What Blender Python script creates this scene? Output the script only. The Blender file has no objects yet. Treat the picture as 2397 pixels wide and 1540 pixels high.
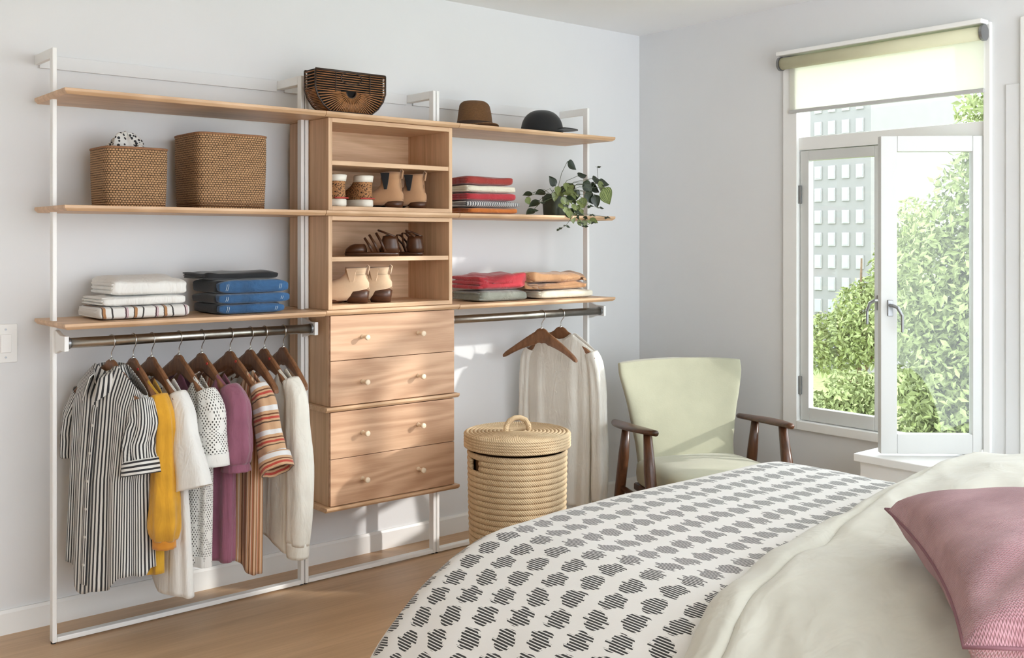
import bpy, math, random
from mathutils import Vector, Matrix, noise

# ------------------------------------------------------------------ camera, sky, sun, exposure
SC = bpy.context.scene
COL = SC.collection
F_PX, YAW, HORIZ = 2422.63, math.radians(39.877), 563.44
CAM = Vector((-1.1224, -3.9199, 1.45))
cd = bpy.data.cameras.new('camera')
cam = bpy.data.objects.new('camera', cd)
COL.objects.link(cam)
cam.location = CAM
cam.rotation_euler = (math.pi / 2, 0, -YAW)
cd.sensor_fit = 'HORIZONTAL'
cd.sensor_width = 36
cd.lens = F_PX / 2397 * 36
cd.shift_y = (HORIZ - 770) / 2397
cd.clip_start = .05
cd.clip_end = 300
SC.camera = cam

wd = bpy.data.worlds.new('sky')
SC.world = wd
wd.use_nodes = True
bg = wd.node_tree.nodes['Background']
bg.inputs[0].default_value = (.88, .94, 1, 1)
bg.inputs[1].default_value = 4.9

sl = bpy.data.lights.new('sun', 'SUN')
sl.energy = 2.6
sl.angle = math.radians(1.6)
sl.color = (1, .95, .9)
sun = bpy.data.objects.new('sun', sl)
COL.objects.link(sun)
SUN_DIR = Vector((-1, 1.02, -.47)).normalized()
sun.rotation_euler = SUN_DIR.to_track_quat('-Z', 'Y').to_euler()
sun.location = (8, -7, 6)

SC.view_settings.view_transform = 'Standard'
SC.view_settings.look = 'None'
SC.view_settings.gamma = 1
SC.view_settings.use_curve_mapping = False
SC.view_settings.exposure = 0.22
SC.cycles.use_denoising = True
SC.cycles.max_bounces = 10
SC.cycles.diffuse_bounces = 6
SC.cycles.transparent_max_bounces = 16
SC.cycles.caustics_reflective = False
SC.cycles.caustics_refractive = False

# ------------------------------------------------------------------ helpers
PI = math.pi
sin, cos = math.sin, math.cos
R = math.radians


def lin(h):
    h = h.lstrip('#')
    o = []
    for i in (0, 2, 4):
        c = int(h[i:i + 2], 16) / 255
        o.append(c / 12.92 if c <= .04045 else ((c + .055) / 1.055) ** 2.4)
    return (*o, 1)


class NT:
    def __init__(s, name):
        s.m = bpy.data.materials.new(name)
        s.m.use_nodes = True
        s.t = s.m.node_tree
        s.b = s.t.nodes['Principled BSDF']
        s.out = s.t.nodes['Material Output']

    def n(s, typ, ins=None, **pr):
        x = s.t.nodes.new('ShaderNode' + typ)
        for k, v in pr.items():
            setattr(x, k, v)
        for k, v in (ins or {}).items():
            if isinstance(v, bpy.types.NodeSocket):
                s.t.links.new(v, x.inputs[k])
            else:
                x.inputs[k].default_value = v
        return x

    def coord(s, which='Object'):
        return s.n('TexCoord').outputs[which]

    def mp(s, co, scale, loc=(0, 0, 0), rot=(0, 0, 0)):
        return s.n('Mapping', {'Vector': co, 'Scale': scale, 'Location': loc, 'Rotation': rot}).outputs[0]

    def noise(s, co, scale, detail=4, rough=.55, dist=0):
        return s.n('TexNoise', {'Vector': co, 'Scale': scale, 'Detail': detail, 'Roughness': rough, 'Distortion': dist}).outputs[0]

    def ma(s, op, a, b=0.0, c=None):
        d = {0: a, 1: b}
        if c is not None:
            d[2] = c
        return s.n('Math', d, operation=op).outputs[0]

    def mix(s, f, a, b, blend='MIX'):
        x = s.n('Mix', None, data_type='RGBA', blend_type=blend)
        for i, v in ((0, f), (6, a), (7, b)):
            if isinstance(v, bpy.types.NodeSocket):
                s.t.links.new(v, x.inputs[i])
            else:
                x.inputs[i].default_value = v
        return x.outputs[2]

    def ramp(s, f, pts):
        x = s.n('ValToRGB', {0: f})
        e = x.color_ramp.elements
        while len(e) < len(pts):
            e.new(.5)
        for q, (p, c) in zip(e, pts):
            q.position = p
            q.color = c
        return x.outputs[0]

    def sep(s, co):
        x = s.n('SeparateXYZ', {0: co})
        return x.outputs

    def set(s, color=None, rough=None, metal=None, bump=None, bstr=.3, bdist=.002, sheen=None):
        for k, v in (('Base Color', color), ('Roughness', rough), ('Metallic', metal)):
            if v is None:
                continue
            if isinstance(v, bpy.types.NodeSocket):
                s.t.links.new(v, s.b.inputs[k])
            else:
                s.b.inputs[k].default_value = v
        if bump is not None:
            bn = s.n('Bump', {'Height': bump, 'Strength': bstr, 'Distance': bdist})
            s.t.links.new(bn.outputs[0], s.b.inputs['Normal'])
        if sheen:
            s.b.inputs['Sheen Weight'].default_value = sheen
        return s.m


def plain(name, h, rough=.6, metal=0, var=.06, vs=6, bs=None, bstr=.2, sheen=None):
    k = NT(name)
    c = lin(h)
    co = k.coord()
    f = k.noise(co, vs, 3)
    lo = tuple(x * (1 - var) for x in c[:3]) + (1,)
    hi = tuple(min(1, x * (1 + var)) for x in c[:3]) + (1,)
    col = k.ramp(f, [(.3, lo), (.7, hi)])
    return k.set(col, rough, metal, k.noise(co, bs, 3) if bs else None, bstr, .002, sheen)


def wood(name, light, dark, scale, ring=26, rough=.45, fine=.5, dd=.18):
    k = NT(name)
    co = k.coord()
    c1 = k.mp(co, scale)
    base = k.noise(c1, 1.0, 5, .6, .4)
    rings = k.ma('SINE', k.ma('MULTIPLY', k.noise(k.mp(co, tuple(x * .55 for x in scale)), 1.0, 2, .45, .25), ring * 3.0))
    rings = k.ma('MULTIPLY_ADD', rings, dd, .5)
    fib = k.noise(k.mp(co, tuple(x * 9 if x > 2 else x * 2.5 for x in scale)), 1.0, 4, .7)
    f = k.ma('ADD', k.ma('MULTIPLY', base, .55), k.ma('MULTIPLY', rings, .3))
    f = k.ma('ADD', f, k.ma('MULTIPLY', k.ma('SUBTRACT', fib, .5), fine))
    col = k.ramp(f, [(.22, lin(dark)), (.58, lin(light))])
    return k.set(col, rough, 0, fib, .12, .001)


class MB:
    def __init__(s):
        s.v, s.f, s.u = [], [], []

    def add(s, vs, fs, uv=None):
        o = len(s.v)
        s.v += [tuple(p) for p in vs]
        s.f += [tuple(i + o for i in q) for q in fs]
        s.u += list(uv) if uv else [(0, 0)] * len(vs)
        return s

    def box(s, x0, x1, y0, y1, z0, z1):
        v = [(x, y, z) for z in (z0, z1) for y in (y0, y1) for x in (x0, x1)]
        return s.add(v, [(0, 2, 3, 1), (4, 5, 7, 6), (0, 1, 5, 4), (2, 6, 7, 3), (0, 4, 6, 2), (1, 3, 7, 5)])

    def hexa(s, P):
        return s.add(P, [(0, 2, 3, 1), (4, 5, 7, 6), (0, 1, 5, 4), (2, 6, 7, 3), (0, 4, 6, 2), (1, 3, 7, 5)])

    def rows(s, rows, close=True, cap0=False, cap1=False, uv=None, closev=False):
        n = len(rows[0])
        v = [p for r in rows for p in r]
        f = []
        m = len(rows)
        for i in range(m if closev else m - 1):
            i2 = (i + 1) % m
            for j in range(n if close else n - 1):
                j2 = (j + 1) % n
                f.append((i * n + j, i * n + j2, i2 * n + j2, i2 * n + j))
        if cap0:
            f.append(tuple(reversed(range(n))))
        if cap1:
            f.append(tuple((m - 1) * n + j for j in range(n)))
        return s.add(v, f, uv)

    def tube(s, path, rad, n=10, cap=True, sq=1.0, ref=None):
        P = [Vector(p) for p in path]
        if not isinstance(rad, (list, tuple)):
            rad = [rad] * len(P)
        rows = []
        ax = None
        for i, p in enumerate(P):
            t = (P[min(i + 1, len(P) - 1)] - P[max(i - 1, 0)]).normalized()
            if ax is None:
                r0 = Vector(ref) if ref else (Vector((0, 0, 1)) if abs(t.z) < .9 else Vector((1, 0, 0)))
                ax = (r0 - t * r0.dot(t)).normalized()
            else:
                ax = (ax - t * ax.dot(t)).normalized()
            b = t.cross(ax)
            q = rad[i]
            ra, rb = q if isinstance(q, tuple) else (q, q * sq)
            rows.append([p + ax * (ra * cos(2 * PI * j / n)) + b * (rb * sin(2 * PI * j / n)) for j in range(n)])
        return s.rows(rows, True, cap, cap)

    def lathe(s, prof, n=32, c=(0, 0, 0), cap0=True, cap1=True):
        rows = [[(c[0] + r * cos(2 * PI * j / n), c[1] + r * sin(2 * PI * j / n), c[2] + z) for j in range(n)] for r, z in prof]
        return s.rows(rows, True, cap0, cap1)

    def torus(s, c, r, ra, rb, n=40, m=8):
        rows = []
        for i in range(n):
            a = 2 * PI * i / n
            rows.append([(c[0] + (r + ra * cos(2 * PI * j / m)) * cos(a), c[1] + (r + ra * cos(2 * PI * j / m)) * sin(a), c[2] + rb * sin(2 * PI * j / m)) for j in range(m)])
        return s.rows(rows, True, closev=True)

    def prism(s, poly, axis, a, b):
        def q(p, t):
            return {'x': (t, p[0], p[1]), 'y': (p[0], t, p[1]), 'z': (p[0], p[1], t)}[axis]
        n = len(poly)
        v = [q(p, a) for p in poly] + [q(p, b) for p in poly]
        f = [tuple(range(n - 1, -1, -1)), tuple(range(n, 2 * n))] + [(i, (i + 1) % n, n + (i + 1) % n, n + i) for i in range(n)]
        return s.add(v, f)

    def slab(s, x0, x1, y0, y1, z0, z1, e1=.4, e2=.22, nu=48, nv=14, amp=.003, fr=14, seed=0, lift=0, uvs=1):
        cx, cy, cz = (x0 + x1) / 2, (y0 + y1) / 2, (z0 + z1) / 2
        hx, hy, hz = (x1 - x0) / 2, (y1 - y0) / 2, (z1 - z0) / 2

        def sp(c, e):
            return math.copysign(abs(c) ** e, c)
        rows, uv = [], []
        for i in range(nv + 1):
            et = -PI / 2 + PI * i / nv
            ce, se = sp(cos(et), e1), sp(sin(et), e1)
            row = []
            for j in range(nu):
                w = 2 * PI * j / nu
                x = hx * ce * sp(cos(w), e2)
                y = hy * ce * sp(sin(w), e2)
                z = hz * se
                q = Vector(((cx + x) * fr, (cy + y) * fr, (cz + z) * fr * 1.7 + seed * 7.3))
                d = noise.noise(q) * amp
                k = 1 if se > 0 else .0
                row.append((cx + x + d * ce, cy + y + noise.noise(q + Vector((9, 3, 1))) * amp * ce, max(z0, cz + z + noise.noise(q * .6 + Vector((2, 5, 7))) * amp * 1.3 * k * ce + lift * k * (y / hy + 1) * .5)))
                uv.append((cx + x, cz + z + (cy + y)))
            rows.append(row)
        return s.rows(rows, True, uv=uv)

    def build(s, name, mat, parent=None, off=(0, 0, 0), smooth=False, bevel=0, solid=0, sub=0, seg=2):
        me = bpy.data.meshes.new(name)
        ox, oy, oz = off
        me.from_pydata([(x - ox, y - oy, z - oz) for x, y, z in s.v], [], s.f)
        me.update()
        ul = me.uv_layers.new(name='UVMap')
        for l in me.loops:
            ul.data[l.index].uv = s.u[l.vertex_index]
        if smooth:
            for p in me.polygons:
                p.use_smooth = True
        me.materials.append(mat)
        o = bpy.data.objects.new(name, me)
        COL.objects.link(o)
        if parent:
            o.parent = parent
        if solid:
            md = o.modifiers.new('solid', 'SOLIDIFY')
            md.thickness = solid
            md.offset = 0
        if bevel:
            md = o.modifiers.new('bevel', 'BEVEL')
            md.width = bevel
            md.segments = seg
            md.limit_method = 'ANGLE'
            md.angle_limit = R(40)
        if sub:
            md = o.modifiers.new('sub', 'SUBSURF')
            md.levels = sub
            md.render_levels = sub
        return o


def tag(o, label=None, cat=None, group=None, kind=None):
    for k, v in (('label', label), ('category', cat), ('group', group), ('kind', kind)):
        if v:
            o[k] = v
    return o


def thing(name, label, cat, loc=(0, 0, 0), rz=0, group=None):
    o = bpy.data.objects.new(name, None)
    o.empty_display_size = .05
    COL.objects.link(o)
    o.location = loc
    o.rotation_euler = (0, 0, rz)
    return tag(o, label, cat, group)


def struct(name, mb, mat, label, parent=None, **kw):
    o = mb.build(name, mat, parent, **kw)
    if not parent:
        tag(o, label, name.split('_')[0], kind='structure')
    return o


def ray(u):
    t = (u - 1198.5) / F_PX
    return sin(YAW) + t * cos(YAW), cos(YAW) - t * sin(YAW)


def atY(u, v, Y):
    dx, dy = ray(u)
    s = (Y - CAM.y) / dy
    return Vector((CAM.x + s * dx, Y, CAM.z + (HORIZ - v) * s / F_PX))


def atX(u, v, X):
    dx, dy = ray(u)
    s = (X - CAM.x) / dx
    return Vector((X, CAM.y + s * dy, CAM.z + (HORIZ - v) * s / F_PX))


def lerp(tab, x):
    if x <= tab[0][0]:
        return tab[0][1]
    for (a, p), (b, q) in zip(tab, tab[1:]):
        if x <= b:
            t = (x - a) / (b - a)
            return p + (q - p) * t
    return tab[-1][1]


def smooth_tab(tab, x):
    if x <= tab[0][0]:
        return tab[0][1]
    for (a, p), (b, q) in zip(tab, tab[1:]):
        if x <= b:
            t = (x - a) / (b - a)
            t = t * t * (3 - 2 * t)
            return p + (q - p) * t
    return tab[-1][1]


# ------------------------------------------------------------------ materials
WALL = plain('wall_paint', 'DDDEDF', .85, 0, .012, 2.5, 120, .05)
CEIL = plain('ceiling_paint', 'EFEFEF', .9, 0, .01, 2)
TRIM = plain('trim_paint', 'E9E9E7', .45, 0, .01, 3)
SASHM = plain('shaded_sash_white', 'CDCECC', .5, 0, .01, 3)  # white sashes greyed, their backlit shade is put into the colour
WHITE = plain('white_metal', 'ECECEA', .35, 0, .01, 5)
OAKX = wood('oak_along', 'DDBA97', 'B9936E', (1.3, 9, 9), 22)
OAKZ = wood('oak_upright', 'DAB693', 'B48F6B', (9, 9, 1.2), 22)
OAKD = wood('oak_drawer', 'D2AB8B', 'AE8566', (1.0, 5, 6.5), 30, dd=.34)
FLOORM = wood('floor_oak', 'D0AE8A', 'AC8A68', (.9, 7, 7), 14, .4, .4, .1)
HANGW = wood('hanger_wood', '93684A', '573720', (10, 10, 3), 12, .35, .5)
DARKW = wood('walnut', '623E28', '2E1B11', (14, 14, 2), 14, .3, .5)
STEEL = plain('brushed_steel', 'A8A49C', .3, 1, .06, 30)
CHROME = plain('hook_steel', 'C8C8C6', .2, 1, .02, 20)
BLACKP = plain('black_rubber', '141414', .6, 0, .05, 20)
KNOBM = plain('pale_knob', 'E6D2B8', .4, 0, .04, 40)
GREYM = plain('grey_metal', '8E8F90', .35, .8, .03, 20)


def glass_mat():
    k = NT('window_glass')
    tr = k.n('BsdfTransparent', {0: (.97, .985, .98, 1)}).outputs[0]
    gl = k.n('BsdfGlossy', {0: (1, 1, 1, 1), 1: .02}).outputs[0]
    fc = k.n('LayerWeight', {'Blend': .5}).outputs[1]
    fr = k.ma('MULTIPLY_ADD', k.ma('POWER', fc, 4.0), .5, .025)
    mx = k.n('MixShader', {0: fr, 1: tr, 2: gl})
    k.t.links.new(mx.outputs[0], k.out.inputs[0])
    return k.m


GLASS = glass_mat()


def blind_mat():
    k = NT('blind_fabric')
    c = (.9, .9, .84, 1)
    d = k.n('BsdfDiffuse', {0: c}).outputs[0]
    t = k.n('BsdfTranslucent', {0: c}).outputs[0]
    mx = k.n('MixShader', {0: .5, 1: d, 2: t})
    k.t.links.new(mx.outputs[0], k.out.inputs[0])
    return k.m


BLIND = blind_mat()


def cloth(name, h, var=.08, weave=900, rough=.9, bstr=.25, wr=None):
    k = NT(name)
    c = lin(h)
    co = k.coord()
    f = k.noise(co, 9, 3)
    col = k.ramp(f, [(.3, tuple(x * (1 - var) for x in c[:3]) + (1,)), (.7, tuple(min(1, x * (1 + var)) for x in c[:3]) + (1,))])
    b = k.noise(co, weave / 6, 2)
    m = k.set(col, rough, 0, b, bstr, .001, .25)
    if wr:
        w = k.noise(k.mp(co, wr), 1, 3, .55, .8)
        bn = k.n('Bump', {'Height': w, 'Strength': .55, 'Distance': .018})
        k.t.links.new(bn.outputs[0], next(n for n in k.t.nodes if n.bl_idname == 'ShaderNodeBump' and n != bn).inputs['Normal'])
    return m


def stripes(name, base, cols, period, axis=0, jitter=.06, rough=.9):
    """cols: list of (position, width, hex) inside one period, in UV metres."""
    k = NT(name)
    uv = k.coord('UV')
    sp = k.sep(uv)
    nz = k.ma('MULTIPLY', k.ma('SUBTRACT', k.noise(k.mp(uv, (1, 1, 1)), 22, 2), .5), jitter)
    x = k.ma('FRACT', k.ma('ADD', k.ma('DIVIDE', sp[axis], period), nz))
    c = lin(base)
    for p, w, h in cols:
        m = k.ma('LESS_THAN', k.ma('ABSOLUTE', k.ma('SUBTRACT', x, p)), w / 2)
        c = k.mix(m, c, lin(h))
    return k.set(c, rough, 0, k.noise(k.coord(), 150, 2), .2, .001, .2)


def eyelet(name):
    k = NT(name)
    uv = k.coord('UV')
    sp = k.sep(uv)
    m = None
    for ox in (0, .5):
        a = k.ma('SUBTRACT', k.ma('FRACT', k.ma('ADD', k.ma('DIVIDE', sp[0], .017), ox)), .5)
        b = k.ma('SUBTRACT', k.ma('FRACT', k.ma('ADD', k.ma('DIVIDE', sp[1], .017), ox)), .5)
        d = k.ma('ADD', k.ma('MULTIPLY', a, a), k.ma('MULTIPLY', b, b))
        q = k.ma('LESS_THAN', d, .034)
        m = q if m is None else k.ma('MAXIMUM', m, q)
    gate = k.ma('GREATER_THAN', k.noise(k.mp(uv, (1, 1, 1)), 26, 1), .43)
    m = k.ma('MULTIPLY', m, gate)
    col = k.mix(m, lin('E2E1DC'), lin('35322F'))
    return k.set(col, .9, 0, m, -.4, .002, .2)


def dots_mat():
    """white cotton printed with rows of hatched black dots; UV in metres, u across the bed, v along it"""
    k = NT('dotted_cotton')
    uv = k.coord('UV')
    jit = k.n('TexNoise', {'Vector': uv, 'Scale': 9, 'Detail': 2}).outputs[1]
    sp = k.sep(uv)
    ux, vy = sp[0], sp[1]
    PX, PY = .070, .108
    st = k.ma('MULTIPLY', ux, 2 * PI / .0074)
    strk = k.ma('GREATER_THAN', k.ma('ADD', k.ma('SINE', st), k.ma('MULTIPLY', k.noise(k.mp(uv, (40, 160, 1)), 1, 2), .7)), -.08)
    # ragged stroke ends: per-stroke offset along v
    sid = k.ma('FLOOR', k.ma('DIVIDE', ux, .0074))
    rnd = k.n('TexWhiteNoise', {'W': sid}, noise_dimensions='1D').outputs[0]
    vv = k.ma('ADD', vy, k.ma('MULTIPLY', k.ma('SUBTRACT', rnd, .5), .024))
    row = k.ma('FLOOR', k.ma('DIVIDE', vy, PY))
    odd = k.ma('MULTIPLY', k.ma('FRACT', k.ma('MULTIPLY', row, .5)), 1.0)
    a = k.ma('MULTIPLY', k.ma('SUBTRACT', k.ma('FRACT', k.ma('ADD', k.ma('DIVIDE', ux, PX), odd)), .5), PX)
    b = k.ma('MULTIPLY', k.ma('SUBTRACT', k.ma('FRACT', k.ma('DIVIDE', vv, PY)), .5), PY)
    d = k.ma('ADD', k.ma('POWER', k.ma('DIVIDE', k.ma('ABSOLUTE', a), .0305), 2.2), k.ma('POWER', k.ma('DIVIDE', k.ma('ABSOLUTE', b), .034), 2.0))
    m = k.ma('MULTIPLY', k.ma('LESS_THAN', d, 1.0), strk)
    col = k.mix(m, lin('E4E3E0'), lin('2A2A2A'))
    return k.set(col, .9, 0, k.noise(k.coord(), 160, 2), .15, .001, .2)


def weave(name, lo, hi, sx, sz):
    k = NT(name)
    uv = k.coord('UV')
    dn = k.n('TexNoise', {'Vector': uv, 'Scale': 55, 'Detail': 2})
    uv = k.n('VectorMath', {0: uv, 1: k.n('VectorMath', {0: dn.outputs[1], 1: (.005, .004, 0)}, operation='MULTIPLY').outputs[0]}, operation='ADD').outputs[0]
    sp = k.sep(uv)
    row = k.ma('FLOOR', k.ma('MULTIPLY', sp[1], sz))
    xs = k.ma('ADD', k.ma('MULTIPLY', sp[0], sx), k.ma('MULTIPLY', row, .5))
    bx = k.ma('ABSOLUTE', k.ma('SINE', k.ma('MULTIPLY', xs, PI)))
    bz = k.ma('ABSOLUTE', k.ma('SINE', k.ma('MULTIPLY', k.ma('MULTIPLY', sp[1], sz), PI)))
    h = k.ma('MULTIPLY', k.ma('POWER', bx, .6), k.ma('POWER', bz, .6))
    nz = k.noise(k.mp(uv, (60, 200, 1)), 1, 3)
    f = k.ma('ADD', k.ma('MULTIPLY', h, .75), k.ma('MULTIPLY', nz, .45))
    col = k.ramp(f, [(.3, lin(lo)), (.85, lin(hi))])
    return k.set(col, .8, 0, h, .9, .004)


def spots(name, base, dark, sc):
    k = NT(name)
    co = k.coord()
    v = k.n('TexVoronoi', {'Vector': co, 'Scale': sc}).outputs[0]
    m = k.ma('LESS_THAN', v, .38)
    return k.set(k.mix(m, lin(base), lin(dark)), .8, 0)


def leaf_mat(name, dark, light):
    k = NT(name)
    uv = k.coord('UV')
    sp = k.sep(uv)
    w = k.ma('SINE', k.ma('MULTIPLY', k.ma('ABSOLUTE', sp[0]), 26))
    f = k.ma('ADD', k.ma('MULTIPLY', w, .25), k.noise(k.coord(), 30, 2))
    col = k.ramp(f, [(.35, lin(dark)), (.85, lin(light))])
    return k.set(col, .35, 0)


# ------------------------------------------------------------------ room shell
WY, WX, CZ = .21, 3.29, 2.636
X0, Y0, YO = -2.7, -6.4, -5.0
struct('floor', MB().box(X0, WX + .12, YO, WY + .12, -.1, 0), FLOORM, 'smooth honey oak floor between closet and bed')
struct('ceiling', MB().box(X0, WX + .12, YO, WY + .12, CZ, CZ + .1), CEIL, 'plain white ceiling above the closet wall')
struct('wall_back', MB().box(X0, WX + .12, WY, WY + .12, 0, CZ), WALL, 'plain pale grey wall behind the closet system')
struct('wall_added_left', MB().box(X0 - .12, X0, YO, WY + .12, 0, CZ), WALL, 'added unseen pale grey wall closing the left side to skylight')  # unseen wall, added to keep skylight off the left side
struct('wall_added_front', MB().box(X0, -1.0, YO - .12, YO, 0, CZ), WALL, 'added unseen pale grey wall part blocking skylight opposite the closet')  # unseen partial wall, added so more light comes from the right
wb = MB()
OZ0, OZ1 = .51, 2.385
wb.box(WX, WX + .12, Y0, WY, 0, OZ0).box(WX, WX + .12, Y0, WY, OZ1, CZ)
wb.box(WX, WX + .12, Y0, -2.68, OZ0, OZ1).box(WX, WX + .12, -1.965, -1.84, OZ0, OZ1).box(WX, WX + .12, -.79, WY, OZ0, OZ1)
struct('wall_right', wb, WALL, 'plain pale grey wall holding the casement window')
bb = MB().prism([(WY, 0), (WY - .014, 0), (WY - .014, .078), (WY - .009, .0893), (WY, .0893)], 'x', X0, WX)
struct('baseboard_back', bb, TRIM, 'low white baseboard along the closet wall')
bb = MB().prism([(WX, 0), (WX - .014, 0), (WX - .014, .078), (WX - .009, .0893), (WX, .0893)], 'y', -1.38, WY - .014)
struct('baseboard_right', bb, TRIM, 'low white baseboard under the window')
tb = MB().box(2.93, WX, -3.3, -1.4, .485, .52).box(2.95, WX, -3.3, -1.42, 0, .485)
struct('trim_1', tb, TRIM, 'low white window ledge below the open casement', bevel=.004)
struct('trim_2', MB().box(WX - .008, WX, -1.962, -1.9, .52, 2.11), WALL, 'upright flat trim board right of the window', bevel=.003)


# ------------------------------------------------------------------ window
def frame_rect(mb, x0, x1, ya, yb, za, zb, wl, wr, wb_, wt):
    """rectangular frame in the YZ plane; ya<yb"""
    mb.box(x0, x1, ya, ya + wl, za, zb).box(x0, x1, yb - wr, yb, za, zb)
    mb.box(x0, x1, ya + wl, yb - wr, za, za + wb_).box(x0, x1, ya + wl, yb - wr, zb - wt, zb)
    return mb


def casement(n, y0, y1, lab, detail=True):
    w = thing('window_%d' % n, lab, 'window', (WX, (y0 + y1) / 2, OZ0))
    w['kind'] = 'structure'
    off = w.location
    m = MB()
    jl = .082 if detail else .03
    m.box(WX - .018, WX + .1, y1 - jl, y1, OZ0, OZ1).box(WX - .018, WX + .1, y0, y0 + .03, OZ0, OZ1)
    m.box(WX - .018, WX + .1, y0 + .03, y1 - jl, OZ1 - .03, OZ1)
    m.build('window_frame', TRIM, w, off, bevel=.003)
    MB().box(WX - .022, WX + .1, y0 + .03, y1 - jl, OZ0, OZ0 + .045).build('window_sill', TRIM, w, off, bevel=.004)
    MB().box(WX + .0, WX + .08, y0 + .03, y1 - jl, 1.9, 1.965).build('transom_bar', TRIM, w, off, bevel=.003)
    MB().box(WX + .04, WX + .046, y0 + .03, y1 - jl, 1.965, OZ1 - .03).build('transom_pane', GLASS, w, off)
    mid = (y0 + .03 + y1 - jl) / 2
    a, b = mid + .003, y1 - jl - .004
    s = frame_rect(MB(), WX + .005, WX + .045, a, b, .558, 1.897, .055, .05, .065, .05).build('sash', SASHM, w, off, bevel=.003)
    MB().box(WX + .022, WX + .027, a + .05, b - .045, .618, 1.852).build('pane', GLASS, s, off)
    if detail:
        h = MB()
        yh, zh = a + .027, 1.16
        h.lathe([(.012, 0), (.012, .006)], 16, (0, 0, 0))
        hv = MB().box(WX - .004, WX + .006, yh - .011, yh + .011, zh - .035, zh + .035)
        hv.tube([(WX - .002, yh, zh + .012), (WX - .04, yh, zh + .012), (WX - .045, yh + .02, zh), (WX - .045, yh + .034, zh - .04), (WX - .045, yh + .034, zh - .1)], [.008, .008, .008, .007, .006], 8)
        hv.build('handle', GREYM, s, off, smooth=False, bevel=.002)
        for zz in (1.68, .73):
            MB().box(WX - .006, WX + .006, b - .012, b + .012, zz - .045, zz + .045).build('hinge', GREYM, s, off, bevel=.002)
    # inward-opening leaf
    if detail:
        hinge = Vector((WX - .005, y0 + .03, 0))
        d = Vector((-.742, .670, 0))
        L, T = .44, .042
        nrm = Vector((.670, .742, 0))
        za, zb = .532, 1.902

        def q(t, dz, k):
            p = hinge + d * t + nrm * k
            return (p.x, p.y, dz)

        def bar(mb, t0, t1, z0, z1, k0=0, k1=T):
            mb.hexa([q(t0, z0, k0), q(t1, z0, k0), q(t0, z0, k1), q(t1, z0, k1), q(t0, z1, k0), q(t1, z1, k0), q(t0, z1, k1), q(t1, z1, k1)])
            return mb
        m = MB()
        bar(m, 0, .05, za, zb)
        bar(m, L - .07, L, za, zb)
        bar(m, .05, L - .07, za, za + .085)
        bar(m, .05, L - .07, zb - .068, zb)
        s2 = m.build('sash', SASHM, w, off, bevel=.003)
        bar(MB(), .05, L - .07, za + .085, zb - .068, .018, .023).build('pane', GLASS, s2, off)
        hv = bar(MB(), L - .05, L - .028, 1.125, 1.195, -.008, 0)
        pth = [q(L - .039, 1.172, -.006), q(L - .039, 1.172, -.045), q(L - .055, 1.165, -.05), q(L - .075, 1.13, -.05), q(L - .075, 1.06, -.05)]
        hv.tube(pth, [.008, .008, .008, .007, .006], 8)
        hv.build('handle', GREYM, s2, off, bevel=.002)
    else:
        s2 = frame_rect(MB(), WX + .005, WX + .045, y0 + .034, mid - .003, .558, 1.897, .05, .055, .065, .05).build('sash', SASHM, w, off, bevel=.003)
        MB().box(WX + .022, WX + .027, y0 + .08, mid - .05, .618, 1.852).build('pane', GLASS, s2, off)
    return w


casement(1, -1.84, -.79, 'white casement window with its right leaf swung into the room')
casement(2, -2.68, -1.965, 'second white casement window farther along the same wall', False)

# roller blind
bl = thing('roller_blind', 'translucent roller blind drawn a third down over the window', 'blind', (WX - .04, -1.315, 2.09))
off = bl.location
MB().box(WX - .085, WX - .02, -1.835, -.795, 2.372, 2.392).build('head_rail', WHITE, bl, off, bevel=.004)
MB().tube([(WX - .05, -1.82, 2.335), (WX - .05, -.81, 2.335)], .03, 20).build('fabric_roll', plain('blind_roll', 'CFCDAE', .8, 0, .02, 8), bl, off, smooth=True)
MB().box(WX - .024, WX - .0225, -1.815, -.835, 2.098, 2.335).build('fabric', BLIND, bl, off)
MB().box(WX - .031, WX - .017, -1.818, -.832, 2.085, 2.103).build('bottom_bar', plain('bar_grey', 'B9B9B7', .5), bl, off, bevel=.003)
for y in (-1.828, -.802):
    MB().tube([(WX - .05, y - .006, 2.335), (WX - .05, y + .006, 2.335)], .035, 20).build('bracket', GREYM, bl, off)

# light switch at the left picture edge
sw = thing('light_switch', 'white rocker light switch plate on the wall beside the closet', 'light switch', (-.108, WY, 1.0))
off = sw.location
MB().box(-.149, -.068, WY - .007, WY, 1.0, 1.143).build('plate', TRIM, sw, off, bevel=.003)
MB().box(-.127, -.09, WY - .012, WY - .006, 1.037, 1.105).build('rocker', WHITE, sw, off, bevel=.002)
for z in (1.02, 1.123):
    MB().tube([(-.1085, WY - .006, z), (-.1085, WY - .0085, z)], .004, 10).build('screw', GREYM, sw, off)

# ------------------------------------------------------------------ closet frames
XP = [0.0, 1.0015, 1.681, 2.6565]
PW, PD, PH = .016, .017, 2.145


def closet_frame(xa, xb, label):
    t = thing('closet_frame', label, 'closet frame', ((xa + xb) / 2, 0, 0), 0, 'white metal closet frames')
    off = t.location
    for x0 in (xa, xb - PW):
        MB().box(x0, x0 + PW, -PD, PD, .006, PH).build('post', WHITE, t, off, bevel=.003)
        MB().box(x0, x0 + PW, PD, WY, PH - .036, PH).build('wall_bracket', WHITE, t, off, bevel=.002)
        MB().lathe([(.009, 0), (.009, .008)], 14, (x0 + PW / 2, 0, 0)).build('foot', BLACKP, t, off)
    MB().box(xa + PW, xb - PW, -PD, PD, .006, .024).build('bottom_rail', WHITE, t, off, bevel=.003)
    MB().box(xa + PW, xb - PW, WY - .012, WY, 2.099, 2.15).build('wall_rail', WALL, t, off, bevel=.002)


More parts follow.
